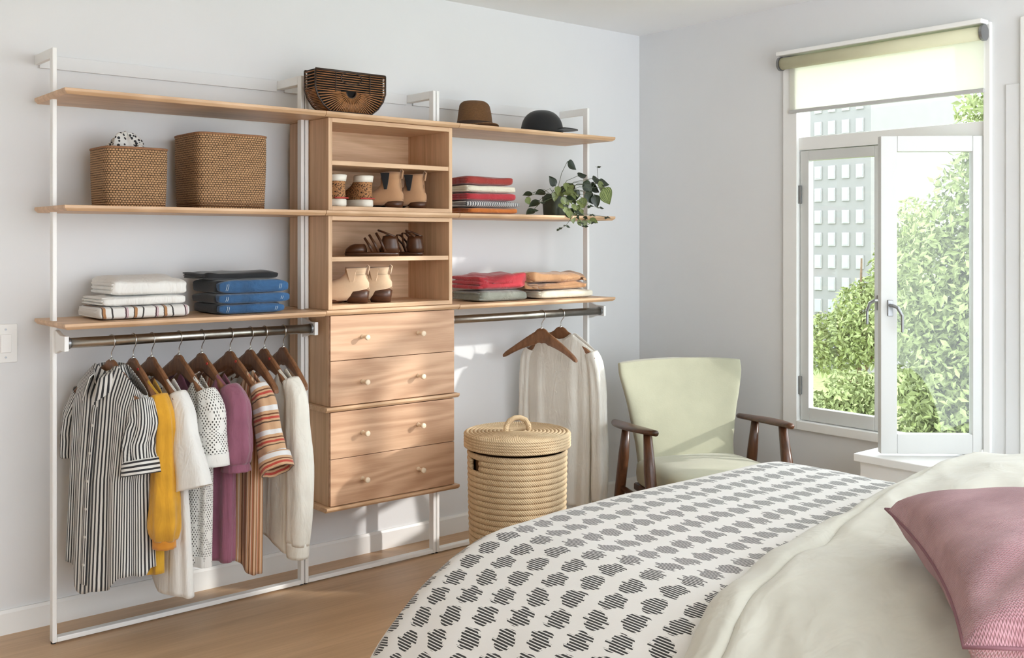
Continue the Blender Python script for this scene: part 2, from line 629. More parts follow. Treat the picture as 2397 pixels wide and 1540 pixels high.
closet_frame(-.008, XP[1] - .001, 'white metal frame around the left bay with the hanging shirts')
closet_frame(XP[1] + .003, XP[2] - .001, 'white metal frame around the middle bay with the drawers')
closet_frame(XP[2] + .003, XP[3] + .012, 'white metal frame around the right bay beside the armchair')


def shelf(xa, xb, zt, label, ch=(0, 0), th=.021, yf=-.2, yb=.165):
    """board with an underside chamfer along the front (and along free ends)"""
    c = .011
    l, r = ch
    m = MB()
    zm, zb = zt - th * .5, zt - th
    top = [(xa, yf), (xb, yf), (xb, yb), (xa, yb)]
    bot = [(xa + c * l, yf + c), (xb - c * r, yf + c), (xb - c * r, yb), (xa + c * l, yb)]
    v = [(x, y, zt) for x, y in top] + [(x, y, zm) for x, y in top] + [(x, y, zb) for x, y in bot]
    f = [(0, 1, 2, 3), (8, 11, 10, 9)]
    for a in (0, 4):
        for i in range(4):
            j = (i + 1) % 4
            f.append((a + i, a + 4 + i, a + 4 + j, a + j))
    m.add(v, f)
    o = m.build('shelf', OAKX, None, ((xa + xb) / 2, 0, zb), bevel=.0015)
    o.location = ((xa + xb) / 2, 0, zb)
    return tag(o, label, 'shelf', 'oak closet shelves')


Z1, Z2, Z3 = 1.979, 1.574, 1.162
E = .0008
shelf(-.02, XP[1] - E, Z1, 'empty oak shelf topmost in the left bay', (1, 0))
shelf(-.02, XP[1] - E, Z2, 'oak shelf under the two woven baskets', (1, 0))
shelf(-.02, XP[1] - E, Z3, 'oak shelf under the folded jeans and white clothes', (1, 0))
shelf(XP[2] + E, 2.675, Z1, 'oak shelf under the brown hat and black cap', (0, 1))
shelf(XP[2] + E, 2.675, Z2, 'oak shelf under the potted trailing plant', (0, 1))
shelf(XP[2] + E, 2.675, Z3, 'oak shelf under the red folded tee and tan trousers', (0, 1))
shelf(XP[1] + E, XP[2] - E, Z1, 'short oak shelf under the slatted bamboo handbag')
shelf(XP[1] + E, XP[2] - E, Z2, 'short oak shelf between the two open shoe cubbies')
shelf(XP[1] + E, XP[2] - E, Z3 + .002, 'short oak shelf between shoe cubbies and drawers')
shelf(XP[1] + E, XP[2] - E, .766, 'short oak shelf between the two drawer boxes', th=.02)
shelf(XP[1] + E, XP[2] - E, .356, 'lowest short oak shelf beneath the drawers', th=.02)

CX0, CX1, CYF, CYB, TH = 1.0255, 1.6585, -.172, .162, .018


def cubby(z0, z1, zi, label):
    t = thing('shoe_cubby', label, 'cubby', ((CX0 + CX1) / 2, 0, z0), 0, 'open oak shoe cubbies')
    off = t.location
    MB().box(CX0, CX0 + TH, CYF, CYB, z0, z1).build('side_panel', OAKZ, t, off, bevel=.0012)
    MB().box(CX1 - TH, CX1, CYF, CYB, z0, z1).build('side_panel', OAKZ, t, off, bevel=.0012)
    MB().box(CX0 + TH, CX1 - TH, CYF, CYB, z1 - TH, z1).build('top_panel', OAKX, t, off, bevel=.0012)
    MB().box(CX0 + TH, CX1 - TH, CYF, CYB, z0, z0 + TH).build('bottom_panel', OAKX, t, off, bevel=.0012)
    MB().box(CX0 + TH, CX1 - TH, CYB - .01, CYB, z0 + TH, z1 - TH).build('back_panel', OAKX, t, off)
    MB().box(CX0 + TH, CX1 - TH, CYF + .004, CYB - .01, zi - .019, zi).build('inner_shelf', OAKX, t, off, bevel=.0012)


cubby(Z2 + .001, Z1 - .022, 1.782, 'upper open oak cubby with sneakers and tan boots')
cubby(Z3 + .003, Z2 - .022, 1.383, 'lower open oak cubby with brown sandals and ankle boots')


def drawer_box(z0, z1, label):
    t = thing('drawer_box', label, 'drawers', ((CX0 + CX1) / 2, 0, z0), 0, 'oak two-drawer boxes')
    off = t.location
    b = MB().box(CX0, CX0 + TH, CYF + .002, CYB, z0, z1).box(CX1 - TH, CX1, CYF + .002, CYB, z0, z1)
    b.box(CX0 + TH, CX1 - TH, CYF + .02, CYB, z0, z0 + .012).box(CX0 + TH, CX1 - TH, CYF + .02, CYB, z1 - .012, z1)
    b.box(CX0 + TH, CX1 - TH, CYB - .01, CYB, z0 + .012, z1 - .012)
    b.build('body', OAKZ, t, off, bevel=.001)
    zm = (z0 + z1) / 2
    for a, c in ((z0 + .002, zm - .0012), (zm + .0012, z1 - .002)):
        d = MB().box(CX0 + .001, CX1 - .001, CYF - .016, CYF, a, c).build('drawer', OAKD, t, off, bevel=.0012)
        zk = (a + c) / 2
        for xk in (1.178, 1.461):
            y = CYF - .016
            prof = [(.0095, 0), (.0085, -.004), (.0062, -.008), (.0062, -.026), (.0105, -.034), (.012, -.04), (.0115, -.045), (.008, -.047)]
            rows = [[(xk + r * cos(2 * PI * j / 18), y + yy, zk + r * sin(2 * PI * j / 18)) for j in range(18)] for r, yy in prof]
            MB().rows(rows, True, True, True).build('knob', KNOBM, d, off, smooth=True)


drawer_box(.767, Z3 - .02, 'upper oak drawer box with four round pale knobs')
drawer_box(.357, .745, 'lower oak drawer box with four round pale knobs')


def rod(xa, xb, label):
    t = thing('hanging_rod', label, 'clothes rod', ((xa + xb) / 2, -.1, 1.087), 0, 'metal hanging rods')
    off = t.location
    MB().tube([(xa, -.1, 1.087), (xb, -.1, 1.087)], .0187, 28).build('rod', STEEL, t, off, smooth=True)
    for x, s in ((xa, 1), (xb, -1)):
        m = MB()
        m.prism([(-.127, 1.06), (-.073, 1.06), (-.02, 1.045), (-.0175, 1.045), (-.0175, 1.129), (-.02, 1.129), (-.073, 1.114), (-.127, 1.114)], 'x', x - .016 * s, x)
        m.build('end_bracket', WHITE, t, off, bevel=.003)
        MB().tube([(x, -.1, 1.087), (x + .01 * s, -.1, 1.087)], .0205, 24).build('end_ring', GREYM, t, off)


rod(.016, .988, 'steel hanging rod of the left bay holding the shirts')
rod(1.70, 2.664, 'steel hanging rod of the right bay with two hangers')

# ------------------------------------------------------------------ hangers and garments
HX = [.172, .251, .320, .424, .514, .630, .715, .776, .859, 2.26, 2.388]
HPHI = [14, 8, 8, 8, 8, 9, 7, 5, 2, 15, 15]
HLAB = ['wooden hanger holding the black and white striped shirt', 'wooden hanger holding the mustard blouse',
        'wooden hanger holding the long plain white shirt', 'wooden hanger holding the white eyelet blouse',
        'wooden hanger holding the plum blouse', 'wooden hanger holding the tan striped shirt',
        'bare wooden hanger between the tan striped and cream shirts', 'wooden hanger holding the cream cardigan',
        'bare wooden hanger nearest the middle cabinet', 'bare wooden hanger alone in front of the sheer white blouse',
        'wooden hanger holding the sheer white blouse']


def zt_h(s):
    a = min(abs(s) / .215, 1.1)
    return 1.02 - .012 * min(1, a * 6) ** 2 - .125 * max(0, a - .1) ** 1.12 / .9


def hanger_meshes():
    m = MB()
    rows = []
    n = 34
    for i in range(n + 1):
        s = -.215 + .43 * i / n
        a = abs(s) / .215
        zt = zt_h(s)
        h = .052 * (1 - a) ** 1.4 + .024
        th = .0075 + .006 * a
        if a > .97:
            h *= .6
            th *= .7
            zt -= .004
        y = -.022 * a * a
        zb = zt - h
        zc = (zt + zb) / 2
        rows.append([(s, y - th, zc - h * .3), (s, y - th, zc + h * .3), (s, y - th * .5, zt), (s, y + th * .5, zt), (s, y + th, zc + h * .3), (s, y + th, zc - h * .3), (s, y + th * .5, zb), (s, y - th * .5, zb)])
    m.rows(rows, True, True, True)
    k = MB()
    r = .0215
    path = [(0, 0, 1.012), (0, 0, 1.03), (0, 0, 1.044), (.008, 0, 1.056), (.018, 0, 1.068), (r, 0, 1.08)]
    path += [(r * cos(R(a)), 0, 1.087 + r * sin(R(a))) for a in range(0, 181, 20)] + [(-r * .95, 0, 1.08), (-r * .8, 0, 1.074)]
    k.tube(path, .0019, 8)
    c = MB().lathe([(.006, 1.0155), (.006, 1.0225), (.004, 1.0245)], 14)
    return m, k, c


hb, hk, hc = hanger_meshes()
HPROTO = None
HANG = []
for i, (x, ph) in enumerate(zip(HX, HPHI)):
    t = thing('wooden_hanger', HLAB[i], 'hanger', (x, -.1, .86), -(PI / 2 - R(ph)), 'wooden clothes hangers')
    if HPROTO is None:
        a = hb.build('hanger_body', HANGW, t, (0, 0, .86), smooth=False, bevel=.002)
        b = hk.build('hook', CHROME, t, (0, 0, .86), smooth=True)
        c = hc.build('collar_ring', CHROME, t, (0, 0, .86))
        HPROTO = (a, b, c)
    else:
        for p in HPROTO:
            q = p.copy()
            COL.objects.link(q)
            q.parent = t
    HANG.append(t)
RED = plain('red_dot', 'C8453A', .5)
for i in (1, 4, 5, 7):
    MB().tube([(.052, -.0085, .982), (.052, -.0112, .982)], .0055, 12).build('size_marker', RED, HANG[i], (0, 0, .86))


def fnoise(x, y, z):
    return noise.noise(Vector((x, y, z)))


def body(aw, bw, zhem, nf=7, fa=.008, seed=0, top=.985, drop=.125, smin=None, t0=0.0, neck=.13, scoop=.11, up=.009, nu=84, nv=46, sc=None):
    """hanging garment body, flattened tube; returns MB with UV in metres"""
    m = MB()
    rows, uv = [], []
    for i in range(nv + 1):
        v = i / nv
        a, b = lerp(aw, v), lerp(bw, v)
        c = lerp(sc, v) if sc else 0
        row = []
        for j in range(nu + 1):
            th = PI / 2 + 2 * PI * j / nu
            cs, sn = cos(th), sin(th)
            s = a * math.copysign(abs(cs) ** .75, cs)
            fold = fa * (v ** .6) * (sin(nf * th + seed + 1.6 * fnoise(th * .8, v * 1.5, seed)) + .6 * sin(nf * 1.9 * th + seed * 2.1))
            t = (b + fold) * math.copysign(abs(sn) ** .7, sn) + t0 * v
            s2 = s + c + fold * .5
            az = abs(s2)
            if drop:
                zt = zt_h(min(max(az, neck), .235)) + up - scoop * max(0, 1 - (az / neck) ** 2) - max(0, az - .215) * .8
            else:
                zt = top
            zh = zhem(s2, sn) if callable(zhem) else zhem
            z = zt + (zh - zt) * v
            row.append((s2, t, z))
            uv.append((j / nu * 2 * (a + b) * 1.25 * 1.0 if False else j / nu * 1.15, z))
        rows.append(row)
    m.rows(rows, False, uv=uv)
    return m


DS = 0.0


def sleeve(path, rad, seed=0, fa=.005, nf=5, n=28, steps=22, cap=False):
    """elliptic tube along a smooth path (list of (s,t,z)), rad list of (r_s, r_t)"""
    P = [Vector(p) for p in path]
    for p in P:
        if p.x > .15:
            p.x += DS * max(0, min(1, (.86 - p.z) / .12))
    k = len(P) - 1
    m = MB()
    rows, uv = [], []
    L = 0
    prev = None
    for i in range(steps + 1):
        x = i / steps * k
        j = min(int(x), k - 1)
        f = x - j
        p0, p1, p2, p3 = P[max(j - 1, 0)], P[j], P[j + 1], P[min(j + 2, k)]
        p = .5 * ((2 * p1) + (p2 - p0) * f + (2 * p0 - 5 * p1 + 4 * p2 - p3) * f * f + (3 * p1 - p0 - 3 * p2 + p3) * f ** 3)
        tg = .5 * ((p2 - p0) + 2 * (2 * p0 - 5 * p1 + 4 * p2 - p3) * f + 3 * (3 * p1 - p0 - 3 * p2 + p3) * f * f)
        tg.normalize()
        ra = rad[j][0] + (rad[j + 1][0] - rad[j][0]) * f
        rb = rad[j][1] + (rad[j + 1][1] - rad[j][1]) * f
        bt = Vector((0, 1, 0))
        bt = (bt - tg * bt.dot(tg)).normalized()
        at = bt.cross(tg)
        if prev is not None:
            L += (p - prev).length
        prev = p
        row = []
        for q in range(n + 1):
            th = PI / 2 + 2 * PI * q / n
            w = 1 + fa / max(ra, .01) * (sin(nf * th + seed + 2 * fnoise(th, i * .2, seed)) * min(1, i / 6))
            row.append(p + at * (ra * cos(th) * w) + bt * (rb * sin(th) * w))
            uv.append((q / n * .42, L))
        rows.append(row)
    m.rows(rows, False, uv=uv)
    return m


def garment(i, name, label, zh):
    t = thing(name, label, 'clothing', (HX[i], -.1, zh), -(PI / 2 - R(HPHI[i])), 'hanging garments')
    return t, (0, 0, zh)


STR = stripes('black_white_stripe', 'DAD9D5', [(.5, .46, '26262A')], .0135, 0, .12)
STRC = stripes('black_white_stripe_cross', 'DAD9D5', [(.5, .46, '26262A')], .0145, 1, .1)
MUST = cloth('mustard_cotton', 'C79A2C', .18, wr=(22, 22, 5))
WHT = cloth('white_cotton', 'E2E1DD', .03, wr=(22, 22, 5))
EYE = eyelet('eyelet_cotton')
PLUM = cloth('plum_gauze', '8A5468', .12, 500, .9, .5, wr=(22, 22, 5))
TANS = stripes('tan_stripe', 'C69A74', [(.12, .10, '6B4126'), (.3, .05, 'E6DCCB'), (.45, .06, 'B5483A'), (.62, .14, '8C5D3A'), (.85, .06, 'E3D6C2')], .075, 0, .05)
TANX = stripes('tan_stripe_cross', 'C9A27E', [(.15, .2, 'DCDCDC'), (.4, .06, '6B4126'), (.55, .1, 'B5483A'), (.72, .06, '5A4632')], .09, 1, .05)
CREAM = cloth('cream_knit', 'E6E4DA', .05, 600, .95, .5, wr=(22, 22, 5))
SHEER = cloth('sheer_white', 'DEDCD4', .04, 700, .9, .3, wr=(22, 22, 5))
BTN = plain('pale_button', 'D8D4CC', .4)

DS = -0.06
# 1 striped shirt
t, off = garment(0, 'striped_shirt', 'black and white striped shirt hanging nearest the left post', .2)


def hem1(s, sn):
    return .3 - .085 * max(0, cos(s * 9.5)) ** 1.2 - (.02 if sn < 0 else 0) - .06 * s + .012 * sin(s * 40)


bo = body([(0, .212), (.12, .215), (.5, .2), (1, .21)], [(0, .022), (.12, .06), (.5, .085), (1, .1)], hem1, 8, .011, 1.3, neck=.06, scoop=.03, up=.02).build('body', STR, t, off, smooth=True, solid=.002)
sleeve([(.18, .0, .885), (.225, -.005, .82), (.255, -.015, .74), (.275, -.02, .665)], [(.045, .035), (.05, .05), (.05, .058), (.052, .062)], 2, .007).build('sleeve', STR, t, off, smooth=True, solid=.002)
sleeve([(.27, -.019, .685), (.276, -.02, .66), (.281, -.021, .635)], [(.057, .067), (.059, .069), (.058, .068)], 2, .006, steps=6).build('cuff', STRC, t, off, smooth=True, solid=.003)
sleeve([(-.18, 0, .885), (-.22, .0, .8), (-.235, 0, .72), (-.24, 0, .64)], [(.045, .035), (.045, .05), (.045, .052), (.045, .052)], 4, .006).build('sleeve', STR, t, off, smooth=True, solid=.002)
# collar: stand and two fall leaves
cm = MB()
rows, uv = [], []
for i in range(25):
    a = R(-90 + 22 + (360 - 44) * i / 24)
    cx_, cy_ = .062 * cos(a), .05 * sin(a) - .008
    fr = max(0, -sin(a))
    zt_ = 1.002 - .035 * fr
    row = [(cx_ * .9, cy_ * .9, zt_ - .035), (cx_, cy_, zt_), (cx_ * 1.14, cy_ * 1.2 - .004, zt_ - .012), (cx_ * (1.34 + .1 * fr), cy_ * 1.5 - .012 * fr, zt_ - .05 - .045 * fr)]
    rows.append(row)
    uv += [(i * .014, .0), (i * .014, .035), (i * .014, .05), (i * .014, .1)]
cm.rows(rows, False, uv=uv).build('collar', stripes('collar_stripe', 'DAD9D5', [(.5, .46, '26262A')], .0145, 0, .05), t, off, smooth=True, solid=.003)
pk = MB()
rows, uv = [], []
for i in range(41):
    v = i / 40
    z = .93 + (.23 - .93) * v
    bt_ = lerp([(0, .035), (.12, .063), (.5, .09), (1, .106)], v) + .004
    for_ = -.0
    rows.append([(-.018, -bt_ - .001, z), (.018, -bt_ - .001, z)])
    uv += [(.0, z), (.036, z)]
pk.rows(rows, False, uv=uv).build('placket', STR, t, off, smooth=True, solid=.003)
for k_ in range(7):
    v = .06 + k_ * .14
    z = .93 + (.23 - .93) * v
    bt_ = lerp([(0, .035), (.12, .063), (.5, .09), (1, .106)], v) + .007
    MB().tube([(0, -bt_, z), (0, -bt_ - .0025, z)], .0055, 10).build('button', BTN, t, off)

DS = -0.03
# 2 mustard blouse
t, off = garment(1, 'mustard_blouse', 'mustard yellow blouse with long puffed sleeve on the rod', .26)
body([(0, .2), (.15, .2), (1, .2)], [(0, .014), (.15, .03), (1, .034)], lambda s, sn: .27 + .01 * sin(s * 30), 7, .007, 2.2).build('body', MUST, t, off, smooth=True, solid=.002)
sleeve([(.185, 0, .9), (.225, 0, .82), (.25, 0, .7), (.265, -.005, .56), (.27, -.01, .45), (.268, -.01, .4)], [(.028, .03), (.042, .034), (.045, .036), (.055, .044), (.062, .05), (.045, .04)], 1, .006, 6).build('sleeve', cloth('mustard_bright', 'D39C2A', .16, wr=(22, 22, 5)), t, off, smooth=True, solid=.002)
sleeve([(.268, -.01, .405), (.268, -.01, .37)], [(.043, .038), (.043, .038)], 1, .003, 9, steps=3).build('cuff', cloth('mustard_cuff', 'D08A2A', .1), t, off, smooth=True, solid=.002)
sleeve([(-.185, 0, .9), (-.225, 0, .82), (-.25, 0, .6), (-.255, 0, .4)], [(.03, .028), (.042, .03), (.05, .032), (.05, .032)], 1, .006, 6).build('sleeve', MUST, t, off, smooth=True, solid=.002)

DS = -0.035
# 3 long white shirt
t, off = garment(2, 'white_shirt', 'long plain white shirt with wide elbow sleeve on the rod', .2)
body([(0, .21), (.15, .215), (.6, .25), (1, .27)], [(0, .014), (.15, .028), (1, .036)], lambda s, sn: .28 - .1 * max(0, min(1, (s + .02) / .12)) + .004 * sin(s * 35), 6, .005, .4).build('body', WHT, t, off, smooth=True, solid=.002)
sleeve([(.185, 0, .9), (.23, 0, .83), (.27, -.005, .74), (.31, -.005, .64), (.33, -.005, .575)], [(.03, .03), (.05, .036), (.07, .042), (.085, .048), (.095, .052)], 3, .004, 5).build('sleeve', WHT, t, off, smooth=True, solid=.002)
sleeve([(-.185, 0, .9), (-.23, 0, .83), (-.26, 0, .72), (-.28, 0, .6)], [(.03, .03), (.045, .03), (.055, .032), (.06, .032)], 3, .004, 5).build('sleeve', WHT, t, off, smooth=True, solid=.002)

DS = -0.04
# 4 eyelet blouse
t, off = garment(3, 'eyelet_blouse', 'white eyelet lace blouse with short cuffed sleeve on the rod', .29)
body([(0, .205), (.15, .22), (1, .2)], [(0, .016), (.15, .036), (1, .04)], lambda s, sn: .265, 6, .006, 1.1).build('body', EYE, t, off, smooth=True, solid=.002)
sleeve([(.19, 0, .9), (.235, 0, .83), (.265, -.005, .75), (.285, -.01, .67)], [(.032, .034), (.055, .044), (.065, .05), (.066, .052)], 2, .004, 5).build('sleeve', EYE, t, off, smooth=True, solid=.002)
sleeve([(.283, -.009, .68), (.288, -.01, .635)], [(.07, .055), (.07, .055)], 2, .003, 7, steps=4).build('cuff', WHT, t, off, smooth=True, solid=.003)
sleeve([(-.19, 0, .9), (-.235, 0, .83), (-.265, 0, .75), (-.28, 0, .65)], [(.032, .034), (.05, .036), (.055, .036), (.055, .036)], 2, .004, 5).build('sleeve', EYE, t, off, smooth=True, solid=.002)
body([(0, .203), (1, .203)], [(0, .042), (1, .042)], .255, 5, .002, 1.1, top=.295, drop=.0).build('hem_band', WHT, t, off, smooth=True, solid=.002)

DS = -0.05
# 5 plum blouse
t, off = garment(4, 'plum_blouse', 'plum gauze blouse with gathered elbow sleeve on the rod', .27)
body([(0, .205), (.15, .215), (1, .2)], [(0, .016), (.15, .036), (1, .042)], lambda s, sn: .262 + .008 * sin(s * 26), 7, .008, 3.1).build('body', PLUM, t, off, smooth=True, solid=.002)
sleeve([(.19, 0, .905), (.24, 0, .84), (.275, -.005, .76), (.295, -.01, .68), (.3, -.01, .63)], [(.034, .034), (.058, .046), (.07, .055), (.072, .056), (.05, .045)], 5, .005, 7).build('sleeve', PLUM, t, off, smooth=True, solid=.002)
sleeve([(.3, -.01, .635), (.301, -.01, .605)], [(.05, .045), (.056, .05)], 5, .006, 11, steps=4).build('cuff', PLUM, t, off, smooth=True, solid=.003)
sleeve([(-.19, 0, .905), (-.24, 0, .84), (-.27, 0, .74), (-.28, 0, .64)], [(.034, .034), (.05, .036), (.06, .04), (.05, .036)], 5, .005, 7).build('sleeve', PLUM, t, off, smooth=True, solid=.002)

DS = 0
# 6 tan striped shirt
t, off = garment(5, 'tan_striped_shirt', 'tan and brown striped shirt with rolled plaid sleeve on the rod', .25)
body([(0, .2), (.15, .2), (1, .185)], [(0, .015), (.15, .034), (1, .04)], lambda s, sn: .265 - .085 * max(0, s / .2) + .008 * sin(s * 30), 7, .007, 4.4).build('body', TANS, t, off, smooth=True, solid=.002)
sleeve([(.185, 0, .9), (.225, -.0, .84), (.255, -.005, .76), (.285, -.01, .68), (.315, -.015, .63)], [(.03, .032), (.046, .04), (.052, .044), (.056, .047), (.06, .05)], 6, .005, 5).build('sleeve', TANX, t, off, smooth=True, solid=.002)
sleeve([(.303, -.013, .655), (.318, -.016, .625), (.333, -.018, .6)], [(.064, .054), (.066, .056), (.064, .054)], 6, .004, 6, steps=6).build('cuff', TANX, t, off, smooth=True, solid=.004)
sleeve([(-.185, 0, .9), (-.225, 0, .84), (-.25, 0, .7), (-.26, 0, .55)], [(.03, .03), (.042, .034), (.045, .034), (.045, .034)], 6, .005, 5).build('sleeve', TANS, t, off, smooth=True, solid=.002)

DS = -0.03
# 8 cream cardigan
t, off = garment(7, 'cream_cardigan', 'soft cream cardigan with long full sleeve beside the middle cabinet', .25)
body([(0, .21), (.15, .225), (1, .21)], [(0, .016), (.15, .034), (1, .038)], lambda s, sn: .31 - .07 * max(0, s / .2), 6, .006, 5.5).build('body', CREAM, t, off, smooth=True, solid=.003)
sleeve([(.19, 0, .91), (.235, 0, .84), (.27, 0, .72), (.285, 0, .58), (.285, 0, .4), (.27, 0, .29)], [(.032, .032), (.05, .036), (.056, .042), (.06, .044), (.058, .044), (.05, .04)], 7, .004, 5).build('sleeve', CREAM, t, off, smooth=True, solid=.003)
sleeve([(.27, 0, .295), (.268, 0, .235)], [(.05, .04), (.045, .038)], 7, .002, 12, steps=4).build('cuff', CREAM, t, off, smooth=True, solid=.003)
sleeve([(-.19, 0, .91), (-.235, 0, .84), (-.265, 0, .64), (-.265, 0, .4)], [(.032, .032), (.045, .034), (.05, .036), (.045, .034)], 7, .004, 5).build('sleeve', CREAM, t, off, smooth=True, solid=.003)

DS = 0
# 11 sheer blouse in the right bay
t, off = garment(10, 'sheer_blouse', 'sheer off-white long blouse hanging behind the lidded hamper', .07)
body([(0, .2), (.12, .2), (1, .185)], [(0, .018), (.12, .04), (1, .05)], lambda s, sn: .16 - .05 * max(0, s / .2) + .01 * sin(s * 25), 8, .01, 6.1, neck=.07, scoop=.035, up=.012).build('body', SHEER, t, off, smooth=True, solid=.002)
sleeve([(.175, 0, .9), (.2, 0, .84), (.215, 0, .7), (.225, -.005, .5), (.23, -.01, .3), (.225, -.01, .18)], [(.032, .034), (.04, .038), (.04, .038), (.042, .04), (.044, .042), (.036, .036)], 8, .005, 6).build('sleeve', SHEER, t, off, smooth=True, solid=.002)
sleeve([(.225, -.01, .185), (.225, -.01, .12)], [(.038, .036), (.036, .034)], 8, .002, 8, steps=4).build('cuff', SHEER, t, off, smooth=True, solid=.002)
sleeve([(-.175, 0, .9), (-.2, 0, .84), (-.21, 0, .6), (-.215, 0, .3)], [(.032, .034), (.036, .036), (.04, .038), (.038, .036)], 8, .005, 6).build('sleeve', SHEER, t, off, smooth=True, solid=.002)
for k_ in range(6):
    z = .9 - k_ * .1
    MB().tube([(.0, -.05, z - .1), (.0, -.054, z - .1)], .005, 10).build('button', BTN, t, off)


# ------------------------------------------------------------------ folded clothes
def folded(name, label, cat, group, x0, x1, y0, y1, zs, mat, seed=0, amp=.004, e2=.2, lift=0, rz=0, mats=None, e1=.45, inset=.004):
    cx_, cy_ = (x0 + x1) / 2, (y0 + y1) / 2
    t = thing(name, label, cat, (cx_, cy_, zs[0]), R(rz), group)
    n = len(zs) - 1
    for i in range(n):
        rnd = random.Random(seed * 31 + i)
        d = [rnd.uniform(-inset, inset) for _ in range(4)]
        mb = MB().slab(x0 + d[0] - cx_, x1 + d[1] - cx_, y0 + d[2] - cy_, y1 + d[3] - cy_, zs[i] - zs[0], zs[i + 1] - zs[0] + .0005, e1, e2, 96, 24, amp, 16, seed + i * 3.1, lift if i == n - 1 else 0)
        mb.build('fold', (mats or [mat] * n)[i], t, smooth=True)
        hz_ = zs[i + 1] - zs[i]
        if hz_ > .028:                 # layered fold edges showing at the left end
            for q in range(3):
                za = zs[i] - zs[0] + hz_ * (.1 + .28 * q)
                xo = x0 - cx_ - rnd.uniform(.002, .009)
                MB().slab(xo, xo + .05, y0 - cy_ + .006 + rnd.uniform(0, .01), y1 - cy_ - .006, za, za + hz_ * .25, .6, .15, 40, 10, .004, 20, seed + q).build('fold_edge', (mats or [mat] * n)[i], t, smooth=True)
    return t


CREAMC = cloth('cream_cotton', 'DDD8C6', .05, wr=(14, 14, 20))
STRIPEBAND = stripes('band_stripe', 'DCDAD6', [(.3, .05, '4A2A34'), (.36, .03, 'B98A96'), (.62, .11, 'A87B52'), (.57, .03, '2F2522'), (.87, .05, '33302E')], .112, 0, .02)
g = 'folded clothes beside the jeans'
folded('folded_shirt', 'folded white shirt with coloured bands, lowest of the white pile', 'clothing', g, .122, .462, -.13, .12, [1.163, 1.2105], STRIPEBAND, 1, .006, e1=.4, e2=.12)
folded('folded_shirt', 'middle plain white folded shirt above the banded one', 'clothing', g, .135, .452, -.125, .12, [1.211, 1.2475], WHT, 2, .008, e1=.4, e2=.12)
folded('folded_shirt', 'topmost plump white folded shirt beside the jeans', 'clothing', g, .17, .455, -.12, .125, [1.248, 1.302], WHT, 3, .012, lift=.02, e1=.4, e2=.12)

DEN = cloth('blue_denim', '2F5780', .3, 700, .9, .4, wr=(14, 14, 20))
DENIN = cloth('dark_denim', '10151E', .2, 700, .9, .4)
BLKD = cloth('black_denim', '1C1D20', .2, 700, .9, .4)
STITCH = plain('pale_stitch', 'B9C6D2', .8)


def jeans(label, z0, z1, x0, x1, yf, sd, mt):
    cx_, cy_ = (x0 + x1) / 2, 0
    t = thing('folded_jeans', label, 'jeans', (cx_, 0, z0), 0, 'folded jeans pile')
    h = z1 - z0
    MB().slab(x0 - cx_ + .002, x1 - cx_ - .004, yf + .02, .13, .0, h, .3, .16, 64, 14, .007, 16, sd).build('leg_layers', DENIN if mt is DEN else BLKD, t, smooth=True)
    MB().slab(x0 - cx_ + .006, x1 - cx_, yf, yf + .06, .001, h - .001, .5, .12, 64, 14, .005, 18, sd + 3).build('front_fold', mt, t, smooth=True)
    if mt is DEN:
        for xs in (x0 - cx_ + .036, x0 - cx_ + .043, x1 - cx_ - .034, x1 - cx_ - .041):
            hz = h * .42
            pth = [(xs + .002 * sin(a_ * 3), yf + .03 - .0325 * abs(cos(a_)) ** .7, h / 2 + hz * sin(a_)) for a_ in [-1.2 + .3 * q_ for q_ in range(9)]]
            MB().tube(pth, .0011, 6).build('stitch_line', STITCH, t)


jeans('pair of blue jeans folded lowest in the denim pile', 1.163, 1.2025, .568, .85, -.13, 1, DEN)
jeans('pair of blue jeans folded second in the denim pile', 1.203, 1.243, .562, .872, -.135, 2, DEN)
jeans('pair of blue jeans folded third in the denim pile', 1.2435, 1.296, .566, .868, -.13, 3, DEN)
folded('folded_jeans', 'pair of black jeans folded on top of the blue ones', 'jeans', 'folded jeans pile', .535, .85, -.08, .13, [1.2965, 1.327], BLKD, 9, .016, e1=.45, e2=.14)

RUST = cloth('rust_knit', '98352E', .14, wr=(14, 14, 20))
REDC = cloth('red_cotton', 'B0303A', .1, wr=(14, 14, 20))
ORNG = cloth('burnt_orange', 'C4702E', .14, wr=(14, 14, 20))
GSTR = stripes('grey_stripe', 'C9C8C6', [(.5, .5, '4A4C52')], .012, 0, .6)
g = 'folded knitwear beside the plant'
YA, YB = -.155, .08
folded('folded_sweater', 'burnt orange folded sweater lowest beside the plant', 'clothing', g, 1.775, 2.07, YA, YB, [1.575, 1.6055], ORNG, 11)
folded('folded_sweater', 'grey striped folded top second from the shelf', 'clothing', g, 1.765, 2.088, YA, YB, [1.606, 1.6355], GSTR, 12, .006)
folded('folded_sweater', 'bright red folded sweater third from the shelf', 'clothing', g, 1.77, 2.062, YA, YB, [1.636, 1.6735], REDC, 13)
folded('folded_sweater', 'cream folded sweater under the rust red one', 'clothing', g, 1.768, 2.06, YA, YB, [1.674, 1.7085], CREAMC, 14)
folded('folded_sweater', 'rust red folded sweater on top of the knitwear pile', 'clothing', g, 1.765, 2.05, YA, YB, [1.709, 1.75], RUST, 15, .008)

